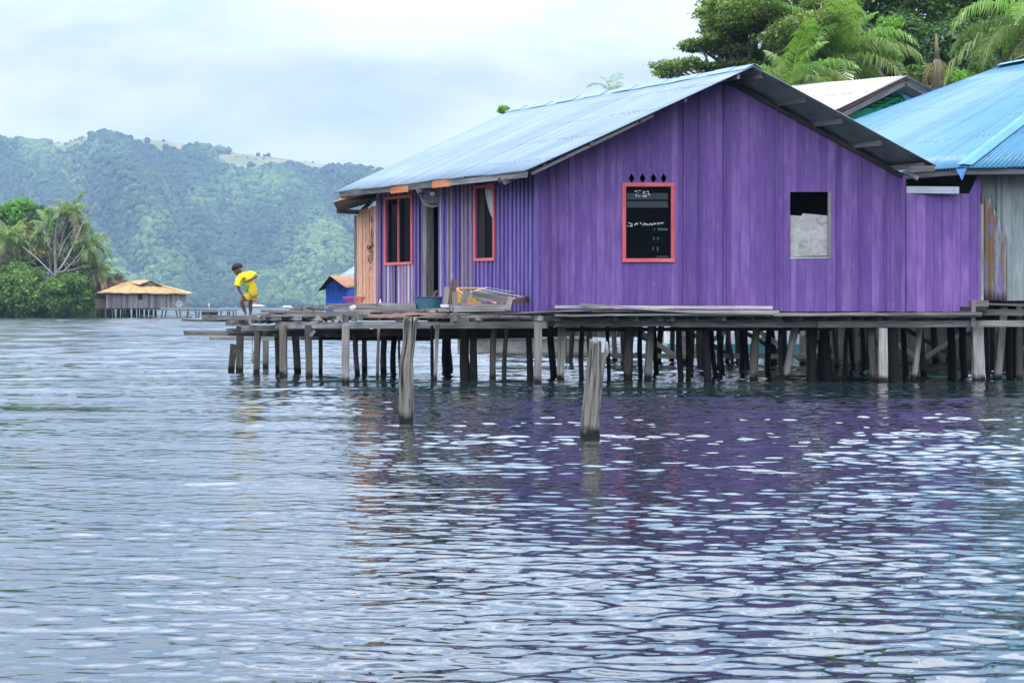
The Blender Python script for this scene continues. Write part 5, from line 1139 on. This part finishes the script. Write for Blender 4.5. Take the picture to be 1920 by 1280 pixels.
# printed emblem, green and dark strokes low on the chest; pale badge on the sleeve
gm = plain('green_print', (.06, .30, .14), .7); mb = MB()
for poly in ([(457, 534.5), (469.5, 534.5), (465, 541), (466, 545), (462, 546), (461, 541.5), (458, 540)],):
    mb.prism([Q(a, b_, -.155) for a, b_ in poly], (0, .05, 0))
mb.build('shirt_print', gm, boy)
mb = MB()
for a, b_, c, d_ in ((456.5, 524, 459, 522), (459.5, 523.5, 461.5, 520.5), (462, 521.5, 465, 524), (465, 522, 468, 523.5), (462, 545, 466, 547)): mb.beam(Q(a, b_, -.15), Q(c, d_, -.15), .02, .008, 0)
mb.build('shirt_print', plain('dark_print', (.10, .07, .01), .7), boy)
blob('badge', Q(445.6, 523.6, -.215), (.019, .006, .022), M['white'], boy)
# shorts
cloth('shorts', [([Q(472.5, 546, -.01), Q(471.8, 551, -.01), Q(470.5, 555, -.01)], [.120, .128, .105]),
                 ([Q(470, 551, -.03), Q(466, 555.5, -.06), Q(460.0, 560.0, -.10)], [.085, .082, .074]),
                 ([Q(473.5, 551, .02), Q(473.5, 557, .04), Q(472.2, 563.8, .03)], [.090, .088, .086])], M['shorts'], .12)
for (x, dy) in ((459.6, -.09), (466.6, .01)):
    blob('sandal', Q(x, 592.0, dy), (.038, .085, .012), M['sole'], boy, Matrix.Rotation(R(-35), 3, 'Z'))
# seated figure inside the doorway
sc_ = sp(s_of(815), DK+.35, -.55); ps = thing('person', (sc_.x, sc_.y, DK), 'person sitting in the dark doorway, only an arm and pale shirt showing', 'person')
def S(dt, dz, do): return sp(s_of(815)+dt, DK+dz, -.55+do)
nodes = []; ed = []
nodes = [N(S(0, .18, 0), .14, .12), N(S(0, .40, .02), .14, .11), N(S(0, .62, .03), .13, .10), N(S(0, .74, .03), .05), N(S(0, .90, .06), .095, .09)]; ed = [(0, 1), (1, 2), (2, 3), (3, 4)]
for s_ in (-1, 1):
    chain(0, [N(S(s_*.12, .16, .15), .08), N(S(s_*.16, .38, .42), .055), N(S(s_*.16, .18, .50), .045), N(S(s_*.16, .05, .54), .035), N(S(s_*.16, .03, .64), .03, .02)])
    h_ = chain(2, [N(S(s_*.20, .60, .04), .05), N(S(s_*.26, .40, .16), .036), N(S(s_*.14, .30, .36), .028), N(S(s_*.10, .29, .42), .028, .015)])
    for f_ in range(5): b0 = Vector(nodes[h_][:3]); chain(h_, [(*(b0+sn*.035+sd_*(f_-2)*.014), .008, .008), (*(b0+sn*.06+sd_*(f_-2)*.016+Vector((0, 0, -.015))), .0065, .0065)])
skin('body', nodes, ed, skinm, ps)
skin('shirt', [N(S(0, .16, 0), .17, .15), N(S(0, .40, .02), .165, .13), N(S(0, .62, .03), .15, .12), N(S(-.2, .60, .04), .07), N(S(-.25, .45, .13), .06), N(S(.2, .60, .04), .07), N(S(.25, .45, .13), .06)], [(0, 1), (1, 2), (2, 3), (3, 4), (2, 5), (5, 6)], plain('dark_blue_shirt', (.03, .035, .08), .8), ps)
blob('hair', S(0, .93, .05), (.11, .11, .10), hairm, ps)

# ================================================================ VEGETATION
def tree(name, label, base, tips, clumps, leafm, size, seed, group=None, r0=.25, trunkm='bark', cat='tree', flat=.6, bend=.15, fork=.45, aspect=.5, rt=.02):
    o = thing(name, base, label, cat, group); mb = MB(); limbs(mb, base, tips, r0, seed, bend=bend, fork=fork, rt=rt); mb.build('trunk', M[trunkm], o)
    if clumps:
        V, Fc, T = leaves([c[0] for c in clumps], [c[1] for c in clumps], [c[2] for c in clumps], size, flat, seed=seed, aspect=aspect, fold=.12)
        npmesh('crown', V, Fc, M[leafm], o, tone=T)
    return o
rv = random.Random(77)
def clumpset(cx, cy, rx_, ry_, Y, depth, n, r, dens, zs=.55, shell=True):
    """clumps through an ellipsoid whose middle is seen at photo cx,cy; radii in photo pixels"""
    out = []; k = Y/F
    for _ in range(n):
        while True:
            a = [rv.uniform(-1, 1) for _ in range(3)]; q = sum(x*x for x in a)
            if q < 1 and (not shell or q > .18): break
        c = W(cx, cy, Y)+Vector((a[0]*rx_*k, a[1]*depth, a[2]*ry_*k)); rr_ = r*rv.uniform(.6, 1.35); out.append((c, (rr_, rr_, rr_*zs), int(dens*rr_*rr_)))
    return out
GR = 'trees behind the houses on the right bank'
# spreading tree left of the palm
cl = clumpset(1470, 55, 125, 78, 62, 3.5, 84, .60, 1150, .36)+clumpset(1390, 25, 75, 40, 62, 2.5, 26, .52, 1150, .36)
for (x, y, n_, rx_, ry_) in ((1252, 132, 4, 20, 5), (1285, 122, 4, 24, 7), (1322, 128, 6, 26, 9), (1300, 80, 4, 18, 6), (1325, 78, 5, 24, 8), (1350, 55, 6, 25, 12), (1345, 18, 7, 28, 10), (1365, 90, 8, 34, 12), (1380, 8, 8, 34, 14), (1410, 125, 9, 50, 16)):
    cl += clumpset(x, y, rx_, ry_, 62, 1.2, n_, .42, 1200, .34, False)
tips = [tuple(c[0]) for c in cl if rv.random() < .55]
tree('spreading_tree', 'tall spreading feathery tree with layered branches left of the tallest palm', W(1475, 0, 62).xy.to_3d()+Vector((0, 0, 1)), tips, cl, 'leaflight', .062, 1, GR, r0=.30, bend=.25, fork=.55)
# dense dark trees filling behind
specs = [(1610, 10, 85, 70, 72, 'leafdark', 'dense dark green tree directly behind the tallest palm crown'), (1740, 20, 100, 75, 74, 'leafdark', 'dense dark tree filling the top behind the dead palm'), (1880, 40, 95, 90, 76, 'leafdark', 'dense dark tree behind the right edge palm'),
         (1560, -30, 90, 60, 78, 'leafdark', 'dark tall tree peeking above the spreading tree at the top'), (1680, 95, 70, 55, 68, 'leafdark', 'dark bushy tree behind the white gable roof'), (1790, 110, 75, 55, 66, 'leafdark', 'dark bushy tree right of the dead palm'), (1990, 60, 110, 110, 80, 'leafdark', 'dark tree at the far right frame edge'),(1520, 100, 70, 50, 74, 'leafdark', 'shaded dark tree behind the low palm fronds')]
for i, (cx, cy, rx_, ry_, Y, lm, lb_) in enumerate(specs):
    cl = clumpset(cx, cy, rx_, ry_, Y, 2.6, 62, .62, 420, .7)
    tree('dense_tree', lb_, Vector((W(cx, 0, Y).x, Y, 2.2)), [tuple(c[0]) for c in cl if rv.random() < .18], cl, lm, .125, 30+i, GR, r0=.30)
for i, (cx, cy, rx_, ry_, Y, lb_) in enumerate(((1725, 150, 26, 32, 58, 'pale leafy sapling just left of the dead palm'), (1655, 60, 22, 22, 66, 'bright green leafy clump right of the tallest palm crown'), (1800, 150, 24, 24, 60, 'light green shrub above the blue roof ridge'), (1760, 65, 20, 14, 66, 'small yellow green treetop above the dead palm'))):
    cl = clumpset(cx, cy, rx_, ry_, Y, .8, 12, .30, 900, .8, False)
    tree('leafy_shrub', lb_, Vector((W(cx, 0, Y).x, Y, 2.0)), [tuple(c[0]) for c in cl[:6]], cl, 'leafbright' if i in (1, 2) else 'leaf', .075, 60+i, GR, r0=.10)
# palms near
def pbase(px, Y): v = W(px, 0, Y); v.z = 1.2; return v
palm('coconut_palm', pbase(1580, 60), W(1568, 118, 60), 'tallest coconut palm with arching fronds between the purple and white roofs', 'coconut palms behind the houses', 30, 3.2, 3, nl=56, hang=.95, wid=.026)
palm('coconut_palm', pbase(1475, 56), W(1482, 160, 56), 'low coconut palm whose fronds brush the purple house ridge', 'coconut palms behind the houses', 22, 2.4, 5, nl=48, hang=.95, wid=.028)
palm('coconut_palm', pbase(1940, 52), W(1950, 48, 52), 'coconut palm hanging its fronds in from the right edge of the view', 'coconut palms behind the houses', 26, 3.3, 9, nl=60, elr=(-.7, 1.2), hang=1.3, wid=.024)
palm('coconut_palm', pbase(1150, 70), W(1147, 176, 70), 'palm of which only two frond tips rise over the purple house ridge', 'coconut palms behind the houses', 4, 1.25, 8, elr=(.75, 1.45), azs=(3.3, 1.4, 2.9, 1.2), dry=0, nl=22)
cl = clumpset(947, 211, 11, 7, 66, .3, 7, .17, 2600, .7, False)
tree('leafy_treetop', 'small green treetop just above the far end of the purple house ridge', Vector((W(950, 0, 66).x, 66, .5)), [tuple(c[0]) for c in cl[:3]], cl, 'leafbright', .07, 91, r0=.08)
# dead palm stump with hanging dry fronds
dp = palm('dead_palm', pbase(1758, 57), W(1757, 112, 57), 'dead brown palm with collapsed dry fronds and a bare spike', None, 16, 1.0, 15, mats=M['palmdry'], elr=(-1.4, -.3), hang=.9, nl=16)
mb = MB(); mb.tube([W(1757, 115, 57), W(1756, 88, 57), W(1755, 62, 57)], [.09, .06, .015], 6); mb.build('spike', M['palmdry'], dp)

# ---- islet on the left, 212 m out
IY = 213.0; IG = 'islet vegetation'
def shrub(cx, cy, rx_, ry_, n, lm, label, seed, Y=IY, r=1.0, size=.20, dens=190, depth=2.5, zs=.75):
    cl = clumpset(cx, cy, rx_, ry_, Y, depth, n, r, dens, zs)
    tree('shrub', label, Vector((W(cx, 0, Y).x, Y, .4)), [tuple(c[0]) for c in cl if rv.random() < .15][:9] or [tuple(cl[0][0])], cl, lm, size, seed, IG, r0=.22, cat='shrub', flat=.25)
shrub(45, 550, 64, 46, 90, 'leafmid', 'broad rounded green bush at the waterline left of the pale bare tree', 101, Y=211)
shrub(130, 552, 40, 42, 60, 'leafmid', 'rounded green bush right of the pale bare tree trunk', 102, Y=211)
shrub(-30, 540, 60, 50, 50, 'leafmid', 'green bush cut by the left frame edge', 103)
shrub(36, 402, 34, 24, 26, 'leafbright', 'vivid green round treetop at the upper left of the islet', 104, Y=222)
shrub(72, 415, 16, 20, 14, 'leafdark', 'dark green treetop right of the vivid green one', 105, Y=221)
shrub(10, 455, 40, 56, 50, 'leaf', 'dark shaded tree mass behind the islet palms', 106, Y=224)
shrub(60, 465, 60, 46, 70, 'leafyel', 'yellowish green tree filling the middle of the islet', 107, Y=219)
shrub(130, 490, 44, 60, 60, 'leaf', 'dark foliage mass behind the bare branches', 108, Y=222)
shrub(128, 418, 26, 32, 34, 'leafmid', 'olive green leafy crown high in the bare branches', 109, Y=214)
shrub(170, 560, 14, 30, 24, 'leaf', 'dark narrow bush beside the old grey house', 110, Y=216)
for i, (px, py, Y, L_, n_, lb_) in enumerate(((128, 392, 217, 4.2, 20, 'topmost palm of the islet with upright fronds'), (168, 452, 216, 4.0, 24, 'palm leaning out on the right side of the islet'), (182, 500, 215, 3.6, 20, 'low palm with drooping fronds beside the old house'), (95, 420, 218, 3.8, 20, 'yellowing palm behind the bare branches'), (14, 440, 218, 4.2, 22, 'palm at the left frame edge of the islet'), (30, 500, 216, 3.8, 20, 'low palm above the broad green bush'), (-40, 430, 219, 4.2, 16, 'palm mostly outside the left frame edge'))):
    Y = 211.6+.45*i; L_ *= 0.88; n_ += 2; b = W(px, 0, Y); b.z = .4
    palm('islet_palm', b, W(px, py+8, Y), lb_, 'palms on the islet', n_, L_, 200+i, nl=20, wid=.075, r0=.18, mats=(M['palm'], M['palmfresh'], M['palmdry'])[(0, 0, 0, 1, 0, 0, 0)[i]], elr=(-.75, 1.3), hang=.8, dry=5)
# bare pale tree
bt = thing('bare_tree', W(102, 590, 210).xy.to_3d(), 'leafless pale grey tree with forking bare branches on the islet', 'tree'); mb = MB()
def tw(p, r_): mb.tube([W(a, b_, 210) for a, b_ in p], [r_*.62*(1-.8*i/(len(p)-1)) for i in range(len(p))], 7, 0, rag=.2)
tw([(101, 598), (101, 560), (103, 530), (104, 500), (103, 470), (105, 430), (112, 400), (118, 380)], .42)
for p, r_ in (([(103, 515), (115, 500), (128, 480), (140, 455), (152, 425), (165, 400), (181, 380)], .20), ([(103, 518), (90, 505), (70, 485), (52, 470), (42, 462)], .18), ([(104, 512), (120, 508), (138, 490), (150, 475), (158, 460)], .15), ([(103, 480), (92, 462), (85, 440), (80, 415), (78, 400)], .14),
              ([(104, 500), (112, 470), (118, 440), (128, 415), (140, 395)], .16), ([(103, 495), (110, 480), (122, 450), (135, 432), (150, 422)], .12), ([(70, 485), (60, 488), (45, 482)], .07), ([(104, 450), (98, 425), (92, 400), (96, 385)], .10), ([(120, 508), (140, 505), (158, 498), (170, 500)], .10), ([(85, 440), (70, 425), (62, 405)], .07), ([(118, 440), (114, 415), (120, 395), (116, 378)], .08), ([(90, 505), (78, 500), (62, 502), (50, 497)], .07), ([(140, 455), (150, 445), (165, 440)], .06), ([(101, 545), (112, 525), (124, 512)], .12)): tw(p, r_)
for _ in range(60):
    x0, y0 = rv.choice(((118, 470), (92, 462), (140, 455), (80, 430), (60, 478), (128, 420), (150, 430), (112, 440), (140, 490), (105, 410), (70, 425), (160, 405), (130, 500), (85, 445)))
    x0 += rv.uniform(-6, 6); y0 += rv.uniform(-8, 8); dx = rv.uniform(-16, 16); dy = -rv.uniform(2, 22); tw([(x0, y0), (x0+dx*.5, y0+dy*.35), (x0+dx, y0+dy)], rv.uniform(.05, .09))
mb.build('trunk', M['barkpale'], bt)
# reeds along the islet shore
r = np.random.default_rng(5); n = 2600; x = r.uniform(135, 182, n); px = np.array([W(a, 0, 211).x for a in x]); yy = 211+r.uniform(-.6, 1.5, n); h_ = r.uniform(.15, .95, n)*(1+.5*np.sin(x*.5)**2); dx = r.normal(0, .28, n)
V = np.stack([np.stack([px-.03, yy, 0*px-.2], 1), np.stack([px+.03, yy, 0*px-.2], 1), np.stack([px+.03+dx, yy, h_], 1), np.stack([px-.01+dx, yy, h_], 1)], 1).reshape(-1, 3)
o = npmesh('reeds', V, np.arange(4*n).reshape(-1, 4), M['leaf'], tone=np.repeat(r.uniform(0.1, .9, n), 4)); setp(o, 'green reeds growing along the islet waterline', 'reeds', kind='stuff')
mb = MB(); V0_, F0_ = V0, F0
# old dead palm trunk heap near the house
dp2 = palm('dead_islet_palm', W(166, 590, 213).xy.to_3d(), W(166, 522, 213), 'dead palm with drooping grey brown crown left of the old grey house', None, 14, 1.9, 88, mats=M['palmdry'], elr=(-1.4, -.6), hang=1.0, nl=12, r0=.22)

# ---- old grey house on stilts by the islet
HY = 208.0; oh = thing('old_grey_house', W(262, 578, HY), 'old grey plank stilt house with ochre hipped sheet roof beside the islet', 'house')
def H(px, py, dy=0): return W(px, py, HY+dy)
mb = MB(); a, b = H(199, 0), H(338, 0); zt = H(0, 547).z; zb2 = H(0, 577).z
board_wall(mb, Vector((a.x, HY, 0)), Vector((b.x, HY, 0)), zb2, lambda t: zt, (0, -1, 0), (.22, .28, .32), [(H(259, 0).x-a.x, H(267.5, 0).x-a.x, H(0, 562).z, H(0, 550.5).z)], 0, .05, .03)
mb.prism([(b.x, HY, zb2), (b.x, HY+4, zb2), (b.x, HY+4, zt), (b.x, HY, zt)], (-.05, 0, 0))
mb.build('plank_wall', wood('silver_grey_planks', (.09, .08, .075), (.30, .275, .255)), oh)
mb = MB(); mb.prism([(a.x, HY+3.9, zb2), (b.x-.1, HY+3.9, zb2), (b.x-.1, HY+3.9, zt), (a.x, HY+3.9, zt)], (0, .05, 0)); mb.build('back_wall', M['dark'], oh)
e = [H(181, 549, -.6), H(353, 551, -.6), H(361, 549, 5), H(205, 546, 5)]; rg = [H(240, 528, 2.2), H(283, 529, 2.4)]
rfo = corr('roof', e[0], e[1], rg[1], rg[0], (M['rusty'], M['under']), oh, pitch=.3, amp=.03, wob=.05, rows=5, seed=31)
mb = MB(); mb.prism([e[1], e[2], rg[1]], (0, 0, .04)); mb.prism([e[2], e[3], rg[0], rg[1]], (0, 0, .04)); mb.prism([e[3], e[0], rg[0]], (0, 0, .04)); mb.build('rear_roof', M['rusty'], rfo)
mb = MB(); mb.prism([H(263, 534, 1.2), H(302, 535.5, 1.2), H(281, 527, 1.6)], (0, 1.2, .1)); mb.build('gablet', M['dark'], rfo)
mb = MB(); mb.prism([H(262, 534, .9), H(281, 525.5, 1.4), H(255, 526, 2.6), H(238, 529, 2.4)], (0, 0, .05)); mb.prism([H(281, 525.5, 1.4), H(304, 536, 1.0), H(302, 534, 2.6), H(280, 525, 2.8)], (0, 0, .04)); mb.build('gablet_roof', M['rusty'], rfo)
mb = MB(); mb.prism([H(259, 562, -.0), H(267.5, 562), H(267.5, 550.5), H(259, 550.5)], (0, .3, 0)); mb.build('window', M['black'], oh)
for i in range(26):
    px = 184+i*4.4+rv.uniform(-1.2, 1.2)
    if px > 300: continue
    mb = MB(); p = H(px, 0, rv.uniform(-.2, 2.5)); mb.tube([(p.x, p.y, -.5), (p.x+rv.uniform(-.15, .15), p.y, zb2)], [.13, .12], 6); mb.build('stilt', M['postd'], oh)
mb = MB(); mb.beam(H(178, 578.5, -.3), H(300, 578.5, -.3), .6, .14, 0); mb.build('floor_beam', M['dark'], oh)
# satellite dish
ds = thing('satellite_dish', H(336, 572, -1), 'grey satellite dish at the right corner of the old house', 'satellite dish'); mb = MB(); c_ = H(336, 570.5, -1.0); vs = []; n = 20
for i in range(6):
    r_ = .40*i/5
    for j in range(n): an = 2*math.pi*j/n; vs.append(c_+Vector((r_*math.cos(an), -.5*r_*r_-.15*r_*math.sin(an), r_*math.sin(an))))
mb.add(vs, [(i*n+j, i*n+(j+1) % n, (i+1)*n+(j+1) % n, (i+1)*n+j) for i in range(5) for j in range(n)], smooth=True); d_ = mb.build('dish', plain('dish_grey', (.42, .43, .44), .5), ds); d_.modifiers.new('s', 'SOLIDIFY').thickness = .03
mb = MB(); mb.tube([c_+Vector((0, .1, 0)), c_+Vector((0, .1, -.6))], [.04, .04], 6); mb.tube([c_+Vector((0, 0, -.3)), c_+Vector((0, -.35, 0))], [.02, .02], 5); mb.build('bracket', M['alu'], ds)
# ragged thatch house behind it
th = thing('thatched_hut', H(215, 577, 6), 'ragged thatched hut behind the old grey house', 'hut')
mb = MB(); mb.prism([H(178, 577, 6), H(240, 577, 6), H(240, 545, 6), H(178, 545, 6)], (0, .1, 0)); mb.build('wall', M['dark'], th)
mb = MB(); mb.prism([H(176, 548, 5), H(240, 545, 5), H(222, 520, 7), H(190, 517, 7)], (0, .1, .1)); mb.build('roof', M['rust'], th)
V, Fc, T = leaves([H(192, 524, 5), H(205, 519, 5.5), H(218, 519, 5.6), H(190, 540, 4.6), H(184, 548, 4.4), H(202, 545, 4.5)], [(1.0, .6, .3)]*3+[(1.1, .5, .7)]*3, [260]*6, .28, .1, aspect=.16, seed=4); npmesh('thatch', V, Fc, M['palmdry'], th, tone=T)
mb = MB(); mb.beam(H(205, 514, 5.5), H(239, 526, 5.5), .15, .12, 0); mb.beam(H(200, 520, 5.4), H(222, 512, 5.6), .12, .1, 0); mb.beam(H(212, 523, 5.4), H(238, 529, 5.4), .2, .3, 0); mb.build('broken_rafter', M['grey'], th)
mb = MB(); mb.prism([H(178, 577, .6), H(200, 577, .6), H(200, 560, .6), H(178, 560, .6)], (0, .1, 0)); mb.build('shed_wall', M['brown'], th)
# jetty to the right of it
jt = thing('old_jetty', H(370, 580, -2), 'low grey plank jetty on crooked posts reaching out from the old house', 'jetty')
mb = MB()
mb.beam(H(270, 580, -2), H(444, 581, -2), 1.4, .08, 0, rag=.02, seg=12); mb.build('plank', M['grey'], jt)
mb = MB(); mb.beam(H(330, 583, -2.8), H(444, 584, -2.8), .1, .10, 0, rag=.01, seg=8); mb.build('beam', M['pale'], jt)
mb = MB(); mb.beam(H(265, 592, -2.5), H(360, 594, -2.5), .1, .09, 0, rag=.03, seg=8); mb.beam(H(350, 588, -2.6), H(372, 592, -2.6), .1, .10, 0); mb.build('beam', M['grey'], jt)
for i, px in enumerate((305, 312, 330, 337, 352, 353, 367, 373, 379, 386, 390, 396, 402, 408, 414, 427, 430, 437, 443)):
    mb = MB(); p = H(px, 0, -2+rv.uniform(-.5, .5)); mb.tube([(p.x+rv.uniform(-.25, .25), p.y, -.5), (p.x, p.y, H(0, 581).z)], [.08, .07], 6); mb.build('post', M[rv.choice(('postl', 'postg', 'postg'))], jt)
mb = MB(); mb.tube([H(392, 580, -2), H(392, 568, -2)], [.05, .04], 5); mb.build('pole', M['white'], jt)
mb = MB(); board_wall(mb, H(378, 0, -1.2).xy.to_3d(), H(408, 0, -1.2).xy.to_3d(), .1, lambda t: H(0, 582).z, (0, -1, 0), (.2, .3), [], 0); mb.build('screen', M['grey'], jt)
# ---- blue hut and its neighbour behind the orange boards
UY = 95.0; bh = thing('blue_hut', W(640, 575, UY), 'small bright blue hut with rusty gable roof behind the platform', 'hut')
def U(px, py, dy=0): return W(px, py, UY+dy)
mb = MB(); wa, wb = U(611, 0), U(650, 0); board_wall(mb, wa.xy.to_3d(), wb.xy.to_3d(), .8, lambda t: U(0, 536).z, (0, -1, 0), (.5,), [], 0, .04, 0)
for k in range(9): z = U(0, 574-k*4.4).z; mb.beam((wa.x, UY-.05, z), (wb.x, UY-.05, z), .02, .02, 0, tone=.0)
mb.prism([(wa.x, UY-.02, U(0, 536).z), (wb.x, UY-.02, U(0, 536).z), (U(640, 0).x, UY-.02, U(0, 527).z), (U(626, 0).x, UY-.02, U(0, 527).z)], (0, .03, 0))
mb.prism([(wb.x, UY, .8), (wb.x+.5, UY+2.5, .8), (wb.x+.5, UY+2.5, U(0, 535).z), (wb.x, UY, U(0, 535).z)], (.03, 0, 0)); mb.build('board_wall', M['bluep'], bh)
mb = MB(); mb.beam(U(638, 557, -.1), U(637, 537, -.1), .05, .05, 0, up=(0, 1, 0)); mb.beam(U(628, 559, -.1), U(638, 559, -.1), .05, .05, 0); mb.build('shutter', M['bluep'], bh)
corr('roof', U(650, 540, -.9), U(678, 536, 3), U(662, 518, 3.4), U(618, 516.5, -.9), (M['rust'], M['under']), bh, pitch=.14, amp=.02, rows=4, seed=40)
corr('roof_slope', U(596, 545, -.9), U(608, 542, 3.4), U(650, 518, 3.4), U(618, 516.5, -.9), (M['rust'], M['dark']), bh, pitch=.14, amp=.02, rows=4, seed=41)
for i in range(4): mb = MB(); x = wa.x+(wb.x-wa.x)*i/3; mb.tube([(x, UY, -.5), (x, UY, .85)], [.08, .08], 6); mb.build('stilt', M['postd'], bh)
lh_ = thing('light_blue_roof_hut', U(675, 575, 5), 'hut with light blue roof half hidden behind the orange boards', 'hut')
corr('roof', U(634, 518, 4), U(700, 518, 4), U(720, 490, 7), U(668, 497, 6.5), (M['roof'], M['under']), lh_, pitch=.14, amp=.015, rows=4, seed=42)
mb = MB(); board_wall(mb, U(664, 0, 4.6).xy.to_3d(), U(720, 0, 4.6).xy.to_3d(), .8, lambda t: U(0, 519, 4.6).z, (0, -1, 0), (.3,), [], 0); mb.build('board_wall', M['turq'], lh_)
# far lakeside houses, tiny
for (x0, x1, y0, y1, Y, lb_, mt) in ((471, 496, 571, 577.5, 900, 'tiny far house with pink roof on the opposite shore beside the child', 'pinkr'), (530, 548, 573, 577.5, 1000, 'tiny far white house on the opposite shore behind the platform', 'white')):
    if mt == 'pinkr': M['pinkr'] = plain('pink_roof', (.75, .45, .50), .6)
    o = thing('shore_house', W((x0+x1)/2, 577, Y), lb_, 'house'); mb = MB(); a, b = W(x0+2, 0, Y), W(x1-2, 0, Y)
    mb.prism([(a.x, Y, -.5), (b.x, Y, -.5), (b.x, Y, W(0, y0+3, Y).z), (a.x, Y, W(0, y0+3, Y).z)], (0, 4, 0)); mb.build('wall', plain('far_wall', (.25, .32, .45), .8), o)
    mb = MB(); e0, e1 = W(x0, y0+3.2, Y-.5), W(x1, y0+3.2, Y-.5); q0, q1 = W(x0+4, y0, Y+2), W(x1-6, y0+1, Y+2); mb.prism([e0, e1, q1, q0], (0, 0, .15)); mb.prism([e0+Vector((0, 5, 0)), e1+Vector((0, 5, 0)), q1, q0], (0, 0, .15)); mb.build('roof', M[mt], o)
